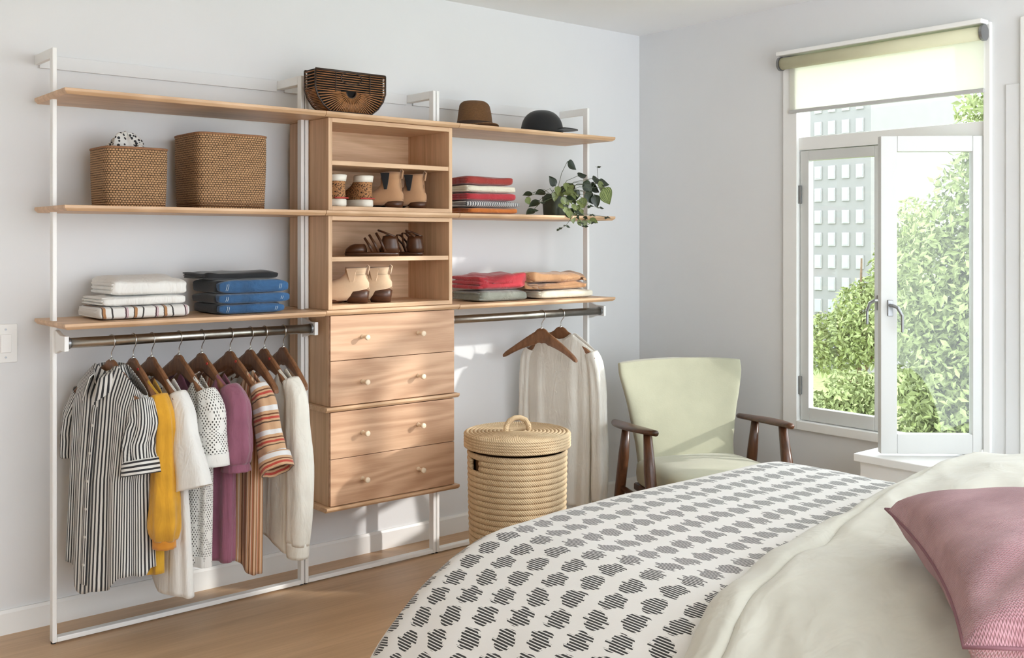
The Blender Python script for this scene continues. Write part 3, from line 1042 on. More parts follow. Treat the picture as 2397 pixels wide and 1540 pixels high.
GREY = cloth('grey_green', '7C8076', .12, wr=(14, 14, 20))
TAN = cloth('tan_cotton', 'B98C64', .16, wr=(14, 14, 20))
g = 'folded clothes above the right rod'
folded('folded_blouse', 'grey green folded top under the red tee', 'clothing', g, 1.86, 2.155, -.13, .1, [1.163, 1.2135], GREY, 21, .008)
folded('folded_tee', 'red tee lying loosely folded over the grey top', 'clothing', g, 1.855, 2.15, -.135, .11, [1.214, 1.29], REDC, 22, .03, e1=.7)
folded('folded_blouse', 'off-white folded top under the tan trousers', 'clothing', g, 2.23, 2.6, -.13, .09, [1.163, 1.208], CREAMC, 23, .008)
folded('folded_trousers', 'tan cotton trousers folded over the off-white top', 'clothing', g, 2.175, 2.55, -.125, .09, [1.2085, 1.242, 1.29], TAN, 24, .03, inset=.03, e1=.6)

# ------------------------------------------------------------------ woven baskets
WEAVE = weave('seagrass_weave', '2A170A', 'C69B70', 92, 118)
WEAVED = plain('basket_inside', '6B4526', .9, 0, .15, 60, 200, .6)


def rsq(a, hx, hy, e=.28):
    c, s_ = cos(a), sin(a)
    return hx * math.copysign(abs(c) ** e, c), hy * math.copysign(abs(s_) ** e, s_)


def basket(x0, x1, y0, y1, z0, z1, label):
    cx_, cy_ = (x0 + x1) / 2, (y0 + y1) / 2
    t = thing('woven_basket', label, 'basket', (cx_, cy_, z0), 0, 'square seagrass baskets')
    H = z1 - z0
    nu, nv = 160, 60
    rows, uv = [], []
    arc = [0.0]
    for j in range(nu):
        p_, q_ = (rsq(PI / 2 + 2 * PI * (j + k_) / nu, (x1 - x0) / 2, (y1 - y0) / 2) for k_ in (0, 1))
        arc.append(arc[-1] + math.hypot(q_[0] - p_[0], q_[1] - p_[1]))
    for i in range(nv + 1):
        v = i / nv
        k = .965 + .045 * sin(v * PI * .62)
        bump = .0018 * abs(sin(v * nv * PI / 2 * .999))
        row = []
        for j in range(nu + 1):
            a = PI / 2 + 2 * PI * j / nu
            x, y = rsq(a, (x1 - x0) / 2 * k + bump, (y1 - y0) / 2 * k + bump)
            row.append((x, y, H * v))
            uv.append((arc[j], H * v))
        rows.append(row)
    MB().rows(rows, False, uv=uv).build('wall', WEAVE, t, smooth=True)
    inn = []
    for i in range(6):
        v = 1 - i / 5
        inn.append([(*[c * .985 for c in rsq(2 * PI * j / 80, (x1 - x0) / 2 * .99, (y1 - y0) / 2 * .99)], H * v * .97 + .004) for j in range(80)])
    MB().rows(inn, True, False, True).build('lining', WEAVED, t, smooth=True)
    rim = [[] for _ in range(100)]
    for j in range(100):
        a = 2 * PI * j / 100
        x, y = rsq(a, (x1 - x0) / 2 * 1.0, (y1 - y0) / 2 * 1.0)
        for q in range(8):
            b = 2 * PI * q / 8
            d = 1 + .006 * cos(b) / max(.05, math.hypot(x, y))
            rim[j].append((x * d, y * d, H + .0045 * sin(b)))
    MB().rows(rim, True, closev=True).build('rim', plain('basket_rim', '94694A', .8, 0, .2, 90, 300, .6), t, smooth=True)
    return t


basket(.148, .378, -.125, .085, Z2 + .001, Z2 + .216, 'smaller square seagrass basket with a printed scarf inside')
basket(.492, .785, -.125, .14, Z2 + .001, Z2 + .29, 'larger square seagrass basket beside the middle cabinet')
# scarf bunched in the smaller basket
SCARF = spots('scarf_print', 'D8D6D2', '26262A', 70)
rows = []
for i in range(21):
    et = PI / 2 * i / 20
    row = []
    for j in range(48):
        w = 2 * PI * j / 48
        r_ = 1 + .3 * fnoise(cos(w) * 2.2, sin(w) * 2.2, i * .22)
        row.append((.088 * cos(et) * cos(w) * r_, .07 * cos(et) * sin(w) * r_, .088 * sin(et) * (1 + .8 * fnoise(cos(w) * 2, sin(w) * 2, 4 + i * .1))))
    rows.append(row)
o = MB().rows(rows, True, True, True).build('printed_scarf', SCARF, None, smooth=True, sub=1)
o.location = (.262, .0, Z2 + .178)
tag(o, 'black and white printed scarf bunched inside the smaller basket', 'scarf')

# ------------------------------------------------------------------ bamboo handbag
BAM = plain('bamboo_dark', '93643C', .4, 0, .25, 70)
BAMD = plain('bamboo_edge', '2E1C10', .4, 0, .2, 40)
bagt = thing('bamboo_handbag', 'half-round dark bamboo slat handbag on the middle top shelf', 'handbag', (1.135, -.125, Z1 + .001))
BW, BH, BY = .168, .172, .045
prof = [(-BW, BH), (-BW, BH * .55), (-BW * .93, BH * .36), (-BW * .78, BH * .17), (-BW * .58, BH * .02), (BW * .58, BH * .02), (BW * .78, BH * .17), (BW * .93, BH * .36), (BW, BH * .55), (BW, BH)]


def pol(t_):
    k = len(prof) - 1
    x = t_ * k
    j = min(int(x), k - 1)
    f = x - j
    return (prof[j][0] + (prof[j + 1][0] - prof[j][0]) * f, prof[j][1] + (prof[j + 1][1] - prof[j][1]) * f)


for y in (-BY, BY):
    MB().tube([(x, y, z) for x, z in prof], .0042, 8).build('rim', BAMD, bagt, smooth=True)
    MB().tube([(-BW, y, BH), (BW, y, BH)], .0055, 8).build('top_bar', BAMD, bagt, smooth=True)
    m = MB()
    cz_ = BH * .52
    for k in range(38):
        a = PI * 1.0 + PI * k / 37
        dx, dz = cos(a), sin(a)
        # march to outline
        r_ = .01
        while r_ < .3:
            x, z = dx * r_, cz_ + dz * r_
            ok = abs(x) < BW * .985 and z > BH * .02
            if ok:
                zz = lerp([(0, 0), (BW * .58, BH * .03), (BW * .78, BH * .17), (BW * .93, BH * .36), (BW, BH * .55)], abs(x))
                ok = z > zz
            if not ok:
                break
            r_ += .002
        r0 = .022 if k % 2 else .05
        m.tube([(dx * r0, y, cz_ + dz * r0), (dx * r_, y, cz_ + dz * r_)], .0026, 6)
    o = m.build('radial_slats', BAM, bagt, smooth=True)
    o['kind'] = 'stuff'
    m = MB()
    for k in range(8):
        z = BH * .57 + k * BH * .057
        m.tube([(-BW, y, z), (BW, y, z)], .0021, 6)
    o = m.build('cross_slats', BAM, bagt, smooth=True)
    o['kind'] = 'stuff'
    for xs in (-.075, 0.09):
        MB().tube([(xs, y - .003 * (1 if y < 0 else -1), BH * .5), (xs, y - .003 * (1 if y < 0 else -1), BH)], .0022, 6).build('upright', BAMD, bagt)
    MB().tube([(.024 * cos(a), y, cz_ - .024 * abs(sin(a))) for a in [PI * q / 10 for q in range(11)]], .003, 8).build('center_ring', BAMD, bagt, smooth=True)
    MB().tube([(.05 * cos(a), y - .002, BH * .85 + .026 * sin(a)) for a in [2 * PI * q / 24 for q in range(25)]], .0028, 8).build('handle_opening', BAMD, bagt, smooth=True)
m = MB()
for k in range(52):
    x, z = pol((k + .5) / 52)
    m.tube([(x, -BY, z), (x, BY, z)], .0024, 6)
o = m.build('side_slats', BAM, bagt, smooth=True)
o['kind'] = 'stuff'
MB().prism([(x * .97, z + .003) for x, z in prof], 'y', -BY + .012, BY - .012).build('dark_lining', plain('bag_lining', '0C0705', .9), bagt)

# ------------------------------------------------------------------ hats
FELT = weave('hat_straw', '4A2E18', '96693F', 190, 230)
ht = thing('brown_hat', 'brown woven trilby hat on the right top shelf', 'hat', (1.905, -.02, Z1 + .001), R(20))
rows, uv = [], []
for i in range(30):
    v = i / 29
    row = []
    for j in range(65):
        a = 2 * PI * j / 64
        if v < .3:                      # brim
            q = v / .3
            r_ = .12 - .032 * q
            z = .01 + .014 * (1 - q) * (sin(a) ** 2)
        elif v < .7:
            q = (v - .3) / .4
            r_ = .088 - .008 * q - .004 * q * q
            z = .01 + .095 * q
        else:
            q = (v - .7) / .3
            r_ = .076 * cos(q * PI / 2 * .99) ** .7
            z = .105 + .032 * sin(q * PI / 2) - .02 * max(0, q - .6)
        ex = 1.1
        p = (r_ * ex * cos(a), r_ * .9 * sin(a), z)
        if v > .6:
            pin = max(0, cos(a)) ** 3 * (v - .6) * .03
            p = (p[0] - pin, p[1] * (1 - max(0, cos(a)) * .25 * (v - .6) / .4), p[2] - .0)
        row.append(p)
        uv.append((j / 64 * .55, v * .3))
    rows.append(row)
MB().rows(rows, False, uv=uv).build('crown_and_brim', FELT, ht, smooth=True, solid=.003)
MB().rows([[((.09 - .001 * i) * 1.1 * cos(2 * PI * j / 48), (.09 - .001 * i) * .9 * sin(2 * PI * j / 48), .0125 + .011 * i) for j in range(48)] for i in range(3)], True).build('hat_band', plain('hat_band', '3A2414', .7), ht, smooth=True, solid=.002)

BLK = cloth('black_twill', '101012', .15)
cp = thing('black_cap', 'black baseball cap with its bill towards the window', 'cap', (2.262, -.1, Z1 + .001), R(-18))
rows = []
for i in range(17):
    et = PI / 2 * i / 16
    rows.append([(.098 * cos(et) ** .8 * cos(2 * PI * j / 48) * 1.08, .098 * cos(et) ** .8 * sin(2 * PI * j / 48) * .92, .004 + .108 * sin(et) ** .9) for j in range(48)])
MB().rows(rows, True, False, True).build('crown', BLK, cp, smooth=True, solid=.002)
rows = []
for i in range(9):
    q = i / 8
    rows.append([((.09 + .1 * q * cos(a_) ** .6) * cos(a_ * .9) if True else 0, (.09 + .02 * q) * sin(a_), .014 + .012 * q - .006 * q * q + .012 * (1 - abs(sin(a_))) * 0) for a_ in [-1.15 + 2.3 * k / 20 for k in range(21)]])
MB().rows(rows, False).build('bill', BLK, cp, smooth=True, solid=.004)
MB().lathe([(.006, .106), (.006, .109), (.002, .111)], 12).build('top_button', BLK, cp, smooth=True)
MB().tube([(-.1, -.02, .02), (-.108, 0, .022), (-.1, .02, .02)], .004, 8).build('strap', BLK, cp)

# ------------------------------------------------------------------ shoes
def slices(mb, tab, n=32, y_sq=.85, toe=.12):
    """horizontal outline slices: (z, y_heel, y_toe, half width); heel at low y"""
    rows = []
    for z, yh, yt, hw in tab:
        yc, hl = (yh + yt) / 2, (yt - yh) / 2
        row = []
        for j in range(n):
            a = 2 * PI * j / n
            c, s_ = cos(a), sin(a)
            x = hw * math.copysign(abs(c) ** .85, c) * (1 - toe * s_)
            row.append((x, yc + hl * math.copysign(abs(s_) ** y_sq, s_), z))
        rows.append(row)
    return mb.rows(rows, True, True, False)


LEO = spots('leopard_print', 'A9794E', '2E1B10', 160)
OFFW = plain('off_white_rubber', 'E6E2D6', .5, 0, .03, 20)
SUEDE = cloth('tan_suede', 'B48A66', .1)
SUEDEL = cloth('pale_suede', 'D2B596', .08)
BRLE = plain('brown_leather', '4A2C1A', .35, 0, .25, 24)
DKH = wood('stacked_heel', '5A3520', '2C180D', (6, 6, 60), 10, .4)
INN = plain('shoe_inside', '1C1512', .9)
RDT = plain('red_trim', 'B03A34', .6)


def sneaker(x, y, z, rz, label):
    t = thing('high_top_sneaker', label, 'shoe', (x, y, z), R(rz), 'leopard print sneakers')
    slices(MB(), [(0, -.002, .245, .042), (.008, -.006, .25, .046), (.03, -.005, .248, .046), (.032, 0, .242, .043)], toe=.06).rows([], True) if False else None
    m = slices(MB(), [(0, -.002, .245, .042), (.008, -.006, .25, .046), (.03, -.005, .248, .046), (.033, .002, .24, .042), (.034, .05, .18, .02)], toe=.06)
    m.build('sole', OFFW, t, smooth=True)
    slices(MB(), [(.03, .002, .238, .04), (.05, .0, .225, .04), (.075, .004, .185, .037), (.095, .006, .13, .035), (.112, .004, .105, .035)]).build('upper', LEO, t, smooth=True)
    slices(MB(), [(.108, .003, .106, .0358), (.118, .001, .104, .0365), (.133, -.002, .1, .0375), (.138, .004, .094, .034), (.12, .01, .085, .03)]).build('collar', OFFW, t, smooth=True)
    MB().tube([(.034 * cos(a_), .006 - .012 * abs(sin(a_)) + .004, .037) for a_ in [PI + PI * q / 8 for q in range(9)]], .003, 6).build('piping', RDT, t, smooth=True)
    for k in range(4):
        yy = .12 + .025 * k
        MB().tube([(-.022, yy, .1 - .013 * k), (0, yy + .004, .106 - .013 * k), (.022, yy, .1 - .013 * k)], .0028, 6).build('lace', OFFW, t)


zf = Z2 + .001 + TH + .0005
sneaker(1.118, -.13, zf, 6, 'leftmost leopard print high-top sneaker in the upper cubby')
sneaker(1.245, -.13, zf, -3, 'leopard print high-top sneaker next to the tan boots')


def boot(x, y, z, rz, label, suede, H, name, group, split=False):
    t = thing(name, label, 'shoe', (x, y, z), R(rz), group)
    hh = .03 if not split else .056
    k = H / .155
    slices(MB(), [(0, .006, .075, .031), (hh, .0, .082, .034)], toe=.02).rows([], True) if False else None
    m = slices(MB(), [(0, .004, .074 if not split else .09, .032), (hh * .9, -.003, .088 if not split else .115, .037), (hh + .004, .01, .07, .02)], toe=.02)
    m.build('heel', DKH, t, smooth=True)
    slices(MB(), [(0.0, .12, .238, .036), (.01, .1, .245, .042), (.016, .09, .24, .04)], toe=.05).build('sole', BLACKP if not split else DKH, t, smooth=True)
    b0 = hh
    slices(MB(), [(.012, .085, .235, .038), (.03, .0 if hh <= .03 else .05, .238, .041), (b0 + .012, -.002, .225, .041), (b0 + .03, -.002, .185, .038), (b0 + .05 * k, .008, .125, .031), (b0 + .07 * k, .014, .104, .03), (H - .02, .012, .1, .034), (H, .006, .1, .037), (H - .004, .012, .094, .033), (H - .05, .018, .09, .026)]).build('upper', suede, t, smooth=True)
    slices(MB(), [(H - .03, .012, .104, .034), (H - .028, .05, .07, .01)]).build('lining', INN, t)
    for sx in (-1, 1):
        MB().prism([(.045, H - .004), (.09, H - .004), (.072, H - .075 * k), (.06, H - .075 * k)], 'x', sx * .0335 - .003, sx * .0335 + .003).build('elastic_gore', BLKD if not split else suede, t, bevel=.001)
    MB().tube([(0, .003, H - .03), (0, -.004, H + .004), (0, .004, H + .012), (0, .012, H - .002)], [(.0075, .0018)] * 4, 8, ref=(1, 0, 0)).build('pull_tab', suede, t, smooth=True)
    MB().tube([(.0, -.0025, b0 + .004), (0, .002, b0 + .03), (0, .009, H - .03)], .0014, 6).build('back_seam', suede, t)


boot(1.418, -.13, zf, 32, 'left tan suede boot with black gore in the upper cubby', SUEDE, .158, 'chelsea_boot', 'tan suede boots')
boot(1.545, -.125, zf, 30, 'right tan suede boot with black gore in the upper cubby', SUEDE, .154, 'chelsea_boot', 'tan suede boots')
zl = Z3 + .003 + TH + .0005
boot(1.245, -.13, zl, 48, 'left pale ankle boot with dark wooden heel in the bottom cubby', SUEDEL, .152, 'ankle_boot', 'pale heeled ankle boots', True)
boot(1.36, -.13, zl, 40, 'right pale ankle boot with dark wooden heel in the bottom cubby', SUEDEL, .152, 'ankle_boot', 'pale heeled ankle boots', True)


def sandal(x, y, z, rz, label):
    t = thing('leather_sandal', label, 'shoe', (x, y, z), R(rz), 'brown strappy sandals')
    slices(MB(), [(0, 0, .235, .036), (.012, -.003, .238, .039), (.016, .002, .232, .036), (.017, .05, .18, .02)], toe=.05).build('sole', BRLE, t, smooth=True)
    slices(MB(), [(.014, .0, .085, .034), (.04, .0, .08, .034), (.07, .006, .075, .031), (.088, .008, .07, .03), (.086, .014, .064, .026), (.03, .018, .06, .022)]).build('heel_counter', BRLE, t, smooth=True)
    slices(MB(), [(.014, .14, .236, .036), (.03, .14, .232, .036), (.045, .145, .215, .03), (.052, .15, .195, .022)]).build('toe_cap', BRLE, t, smooth=True)
    for k, (ya, yb, h) in enumerate(((.06, .1, .1), (.09, .13, .092), (.115, .15, .078))):
        MB().tube([(-.034, ya, .018), (-.035, (ya + yb) / 2, h * .65), (-.014, yb, h), (.014, yb, h), (.035, (ya + yb) / 2, h * .65), (.034, ya, .018)], [(.0055, .003)] * 6, 8, ref=(0, 1, 0)).build('strap', BRLE, t, smooth=True)
    MB().tube([(-.03, .02, .085), (-.02, .07, .105), (0, .09, .112), (.02, .07, .105), (.03, .02, .085)], .0045, 8).build('ankle_strap', BRLE, t, smooth=True)
    MB().torus((.036, .05, .09), .008, .0018, .0018, 14, 6).build('buckle', GREYM, t)


zi = 1.3835
sandal(1.42, -.1, zi, 58, 'left brown leather strappy sandal in the lower cubby')
sandal(1.53, -.12, zi, 20, 'right brown leather strappy sandal in the lower cubby')

# ------------------------------------------------------------------ potted trailing plant
POT = plain('dark_ceramic', '3C4236', .5, 0, .12, 20)
SOIL = plain('soil', '2A1E16', .95, 0, .2, 60, 200, .8)
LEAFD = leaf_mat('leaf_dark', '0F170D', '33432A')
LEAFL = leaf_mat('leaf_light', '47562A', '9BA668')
STEM = plain('stem_green', '3B4428', .6)
PX_, PY_ = 2.352, -.1
pl = thing('trailing_plant', 'green trailing plant in a dark square pot on the shelf', 'plant', (PX_, PY_, Z2 + .001), 0)
rows = [[(*rsq(2 * PI * j / 40, h_ + .0, h_, .45), z) for j in range(40)] for h_, z in ((.048, 0), (.05, .004), (.056, .09), (.057, .095), (.053, .095), (.05, .08))]
MB().rows(rows, True, True, True).build('pot', POT, pl, smooth=True)
MB().rows([[(*rsq(2 * PI * j / 40, h_, h_, .45), z) for j in range(40)] for h_, z in ((.051, .078), (.051, .084), (.02, .088))], True, True, True).build('soil', SOIL, pl)


def leaf_mesh(w, curl):
    m = MB()
    rows, uv = [], []
    for i in range(9):
        v = i / 8
        hw = w * (sin(PI * min(1, v * 1.02) ** .75) ** .8) * (1 - .35 * v) * 1.1
        row = []
        for j in range(5):
            x = (j - 2) / 2
            row.append((hw * x, v, -curl * v * v + .12 * w * x * x - .03 * sin(v * 3)))
            uv.append((x, v))
        rows.append(row)
    m.rows(rows, False, uv=uv)
    return m


LP = []
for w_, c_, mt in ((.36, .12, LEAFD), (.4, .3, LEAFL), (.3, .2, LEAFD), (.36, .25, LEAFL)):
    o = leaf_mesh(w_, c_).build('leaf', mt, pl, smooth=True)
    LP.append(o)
first = [True] * 4


def put_leaf(k, p, d, up, L):
    d = Vector(d).normalized()
    up = Vector(up)
    x = d.cross(up).normalized()
    z = x.cross(d)
    M_ = Matrix((x, d, z)).transposed().to_4x4()
    if first[k]:
        o = LP[k]
        first[k] = False
    else:
        o = LP[k].copy()
        COL.objects.link(o)
        o.parent = pl
    o.matrix_local = Matrix.Translation(p) @ M_ @ Matrix.Scale(L, 4)


BASE = Vector((PX_, PY_, Z2 + .001))
CROWN = Vector((0, 0, .09))


def lp(u, v, Y):
    return atY(u, v, Y) - BASE


rng = random.Random(5)
# (leaf tip side pixel, depth, image direction, length, kind)
big = [(1328, 378, -.05, (.6, .5), .05, 0), (1352, 412, -.08, (1, -.15), .045, 0), (1365, 425, -.1, (.5, .6), .06, 0), (1340, 430, -.06, (-.6, .7), .06, 0),
       (1385, 418, -.1, (.9, .3), .05, 0), (1398, 430, -.12, (.9, .5), .06, 1), (1410, 440, -.14, (.6, 1), .075, 1), (1372, 448, -.1, (.5, .9), .055, 0),
       (1392, 455, -.12, (.2, 1), .05, 0), (1300, 435, -.04, (-.4, -.7), .045, 0), (1275, 448, -.06, (-.9, .2), .045, 0), (1262, 470, -.1, (-.9, .4), .05, 2),
       (1290, 455, -.12, (-.5, .6), .045, 0), (1245, 452, -.08, (-1, .1), .04, 2), (1250, 490, -.15, (-.9, .5), .04, 0), (1232, 462, -.1, (.4, .7), .03, 1), (1380, 432, -.08, (.7, .5), .055, 0), (1350, 445, -.1, (-.3, .9), .05, 0), (1403, 425, -.1, (.8, .2), .05, 0), (1330, 440, -.08, (-.8, .3), .05, 0), (1312, 448, -.12, (-.4, .8), .045, 1), (1362, 462, -.14, (.2, .9), .04, 1)]
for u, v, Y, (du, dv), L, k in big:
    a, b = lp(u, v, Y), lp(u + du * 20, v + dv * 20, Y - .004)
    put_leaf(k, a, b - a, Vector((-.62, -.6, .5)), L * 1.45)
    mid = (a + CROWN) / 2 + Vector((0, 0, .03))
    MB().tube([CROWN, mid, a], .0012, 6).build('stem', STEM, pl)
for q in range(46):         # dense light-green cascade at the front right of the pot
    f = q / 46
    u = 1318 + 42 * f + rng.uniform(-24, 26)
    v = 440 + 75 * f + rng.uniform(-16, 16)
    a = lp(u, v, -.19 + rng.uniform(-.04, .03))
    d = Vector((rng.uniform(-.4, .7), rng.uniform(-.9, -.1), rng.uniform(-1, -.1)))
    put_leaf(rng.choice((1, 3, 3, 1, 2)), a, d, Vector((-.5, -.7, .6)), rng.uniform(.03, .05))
for pts in ([(1345, 500), (1325, 528), (1308, 536)], [(1350, 500), (1360, 522), (1368, 530), (1388, 520)], [(1355, 470), (1380, 482), (1403, 486)], [(1350, 498), (1385, 502), (1420, 508)], [(1300, 460), (1265, 475), (1248, 492)], [(1345, 455), (1375, 455), (1400, 420), (1398, 392)]):
    P_ = [lp(u, v, -.225) for u, v in pts]
    MB().tube(P_, .0011, 6).build('stem', STEM, pl)
    for j_, p in enumerate(P_[1:]):
        for s_ in (-1, 1):
            put_leaf(rng.choice((0, 2)), p, Vector((.5 * s_ + rng.uniform(-.2, .2), -.2, rng.uniform(-.3, .3))), Vector((-.4, -.6, .7)), rng.uniform(.02, .028))


# ------------------------------------------------------------------ lidded hamper
HXc, HYc = 1.7226, -.55


def coil_mat(name, lo, hi, hi2):
    k = NT(name)
    co = k.coord()
    sp = k.sep(co)
    ang = k.ma('ARCTAN2', sp[1], sp[0])
    w = k.ma('ABSOLUTE', k.ma('SINE', k.ma('ADD', k.ma('MULTIPLY', ang, 70), k.ma('MULTIPLY', sp[2], 300))))
    nz = k.noise(k.mp(co, (7, 7, 14)), 1, 3)
    f = k.ma('ADD', k.ma('MULTIPLY', w, .35), k.ma('MULTIPLY', nz, .7))
    col = k.ramp(f, [(.25, lin(lo)), (.6, lin(hi)), (.85, lin(hi2))])
    return k.set(col, .8, 0, w, .45, .003)


COIL = coil_mat('palm_coil', '9E8564', 'D2B894', 'E4D2B0')
hm = thing('lidded_hamper', 'tall round coiled palm hamper with lid beside the drawers', 'hamper', (HXc, HYc, 0))
NC = 24
hz = .565 / NC
hole_a = math.atan2(CAM.y - HYc, CAM.x - HXc) - R(58)
shared = {}
for i in range(NC):
    z = hz * (i + .5)
    r_ = lerp([(0, .2), (.3, .209), (.62, .2155)], z) - .008
    if i in (NC - 2, NC - 3):       # coils broken by the hand hole
        m = MB()
        n = 60
        rows = []
        for j in range(n + 1):
            a = hole_a + R(9) + (2 * PI - R(18)) * j / n
            rows.append([((r_ + .0088 * cos(b)) * cos(a), (r_ + .0088 * cos(b)) * sin(a), hz * .54 * sin(b)) for b in [2 * PI * q / 8 for q in range(8)]])
        m.rows(rows, True, True, True)
    else:
        m = MB().torus((0, 0, 0), r_, .0088, hz * .54, 60, 8)
    o = m.build('coil', COIL, hm, smooth=True)
    o.location = (0, 0, z)
MB().lathe([(.185, .004), (.185, .55)], 40, cap1=False).build('lining', plain('hamper_inside', '6A4B2C', .9), hm)
lid = MB().lathe([(.2, 0), (.222, 0), (.226, .006), (.226, .052), (.22, .058), (.2, .06)], 60).build('lid', COIL, hm, smooth=True)
lid.location = (0, 0, .578)
for i in range(5):
    o = MB().torus((0, 0, .006 + i * .0118), .222, .0068, .0064, 60, 8).build('rim_coil', COIL, lid, smooth=True)
for i in range(12):
    r_ = .215 - i * .0165
    o = MB().torus((0, 0, .0575 + .0025 * (1 - r_ / .215)), r_, .0088, .0068, 56, 8).build('lid_coil', COIL, lid, smooth=True)
ha = Vector((cos(R(-20)), sin(R(-20)), 0))
MB().tube([(ha.x * d, ha.y * d, .06 + z) for d, z in ((-.052, -.004), (-.05, .025), (-.036, .047), (-.012, .058), (.012, .058), (.036, .047), (.05, .025), (.052, -.004))], [(.0125, .009)] * 8, 12).build('handle', COIL, lid, smooth=True)

# ------------------------------------------------------------------ armchair
AC = thing('armchair', 'pale olive mid-century armchair with dark wooden arms by the window', 'armchair', (2.80, -.52, 0), math.atan2(-.418, .909))
UPH = cloth('pale_olive_linen', 'ABAA94', .05, 800, .95, .3)


def ac(w, f, z):          # chair local: x = width, -y = forward
    return (w, -f, z)


rows = []
for i in range(25):
    v = i / 24
    z = .30 + .555 * v
    hwid = lerp([(0, .245), (.3, .255), (.6, .285), (.9, .325), (1, .325)], v)
    f0 = .10 - .15 * v
    th = .085 - .03 * v
    row = []
    for j in range(48):
        a = 2 * PI * j / 48
        c_, s_ = cos(a), sin(a)
        x = hwid * math.copysign(abs(c_) ** .35, c_)
        y = th / 2 * math.copysign(abs(s_) ** .55, s_)
        wing = .05 * (abs(x) / .32) ** 2.5 * (v > .2) * min(1, (v - .2) * 2) if v > .2 else 0
        row.append(ac(x, f0 + y + wing, z + (.012 * (1 - (x / hwid) ** 2) if i == 24 else 0)))
    rows.append(row)
MB().rows(rows, True, True, True).build('backrest', UPH, AC, smooth=True, bevel=.012, seg=3)
rows = []
for i in range(13):
    et = -PI / 2 + PI * i / 12
    ce = abs(cos(et)) ** .35
    se = math.copysign(abs(sin(et)) ** .45, sin(et))
    row = []
    for j in range(48):
        a = 2 * PI * j / 48
        x = .28 * ce * math.copysign(abs(cos(a)) ** .3, cos(a))
        f_ = .31 + .27 * ce * math.copysign(abs(sin(a)) ** .3, sin(a))
        zz = .345 + .07 * se + .025 * (f_ - .3) + (.02 * (1 - (x / .28) ** 2) * (1 - ((f_ - .31) / .27) ** 2) if se > 0 else 0)
        row.append(ac(x, f_, zz))
    rows.append(row)
MB().rows(rows, True).build('seat', UPH, AC, smooth=True)
MB().box(-.27, .27, -.53, -.06, .25, .285).build('seat_frame', DARKW, AC, bevel=.008)
for sx in (-1, 1):
    rows = []
    for i in range(21):
        q = i / 20
        f_ = -.02 + .51 * q
        hw = .046 * (sin(PI * min(1, max(0, q * .94 + .04))) ** .6) + .004
        z = .566 + .034 * q
        x = sx * (.335 + .02 * sin(q * PI))
        rows.append([ac(x + hw * cos(a), f_, z + .0135 * sin(a)) for a in [2 * PI * k / 14 for k in range(14)]])
    MB().rows(rows, True, True, True).build('armrest', DARKW, AC, smooth=True)
    MB().tube([ac(sx * .338, .40, .592), ac(sx * .342, .435, .42), ac(sx * .348, .5, .18), ac(sx * .352, .55, 0)], [.019, .027, .025, .015], 14).build('front_leg', DARKW, AC, smooth=True)
    MB().tube([ac(sx * .338, .14, .572), ac(sx * .34, .11, .42), ac(sx * .345, .06, .2), ac(sx * .348, .01, 0)], [.018, .026, .025, .015], 14).build('rear_leg', DARKW, AC, smooth=True)
    MB().tube([ac(sx * .338, .06, .27), ac(sx * .342, .45, .27)], .013, 10).build('side_rail', DARKW, AC, smooth=True)

# ------------------------------------------------------------------ bed
DOTS = dots_mat()
CRM = cloth('cream_percale', 'CFCEC3', .03, 500, .85, .2, wr=(5, 9, 9))
bd = thing('bed', 'low upholstered bed base with thick mattress under the dotted duvet', 'bed', (1.45, -2.5, 0))
off = bd.location
MB().box(.84, 2.2, -3.5, -1.62, .28, .52).build('mattress', WHT, bd, off, bevel=.05, seg=4)
MB().box(.78, 2.26, -3.52, -1.6, .1, .28).build('base', cloth('base_linen', 'B9B2A4', .05), bd, off, bevel=.02)
for x in (.86, 2.18):
    for y in (-3.45, -1.68):
        MB().lathe([(.022, 0), (.03, .1)], 14, (x, y, 0)).build('leg', DARKW, bd, off)

XPROF = [(.37, .10), (.40, .2), (.445, .296), (.51, .381), (.58, .449), (.66, .501), (.74, .542), (.87, .579), (1.08, .589), (1.27, .595), (1.6, .597), (1.9, .597), (2.08, .598), (2.25, .588), (2.38, .55), (2.46, .48), (2.5, .38), (2.53, .25), (2.54, .1)]
YPROF = [(-1.40, 1.0), (-1.402, .8), (-1.405, .55), (-1.41, .3), (-1.425, .14), (-1.455, .045), (-1.5, .005), (-1.58, 0)]


def resample(P, step):
    out = [P[0]]
    arc = [0.0]
    L = 0
    for a, b in zip(P, P[1:]):
        d = math.hypot(b[0] - a[0], b[1] - a[1])
        k = max(1, int(d / step))
        for q in range(1, k + 1):
            f = q / k
            out.append((a[0] + (b[0] - a[0]) * f, a[1] + (b[1] - a[1]) * f))
            arc.append(L + d * f)
        L += d
    return out, arc


def catmull(P, n=6):
    out = []
    for i in range(len(P) - 1):
        p0, p1, p2, p3 = P[max(i - 1, 0)], P[i], P[i + 1], P[min(i + 2, len(P) - 1)]
        for q in range(n):
            f = q / n
            out.append(tuple(.5 * (2 * p1[k] + (p2[k] - p0[k]) * f + (2 * p0[k] - 5 * p1[k] + 4 * p2[k] - p3[k]) * f * f + (3 * p1[k] - p0[k] - 3 * p2[k] + p3[k]) * f ** 3) for k in (0, 1)))
    out.append(P[-1])
    return out


XS, XA = resample(catmull(XPROF, 4), .022)
YPT = [(y, d * .5) for y, d in YPROF] + [(-1.58 - .025 * k, 0) for k in range(1, 70)]
YS, YA = resample(YPT, .025)


def duvet_z(x, y, zx, dr):
    w = .006 * fnoise(x * 2.3, y * 2.8, 1.5) + .004 * fnoise(x * 6, y * 5, 4)
    return max(.06, zx - dr * (zx - .06) / .5 + w * (1 - dr * 2) * (1 if zx > .4 else .5))


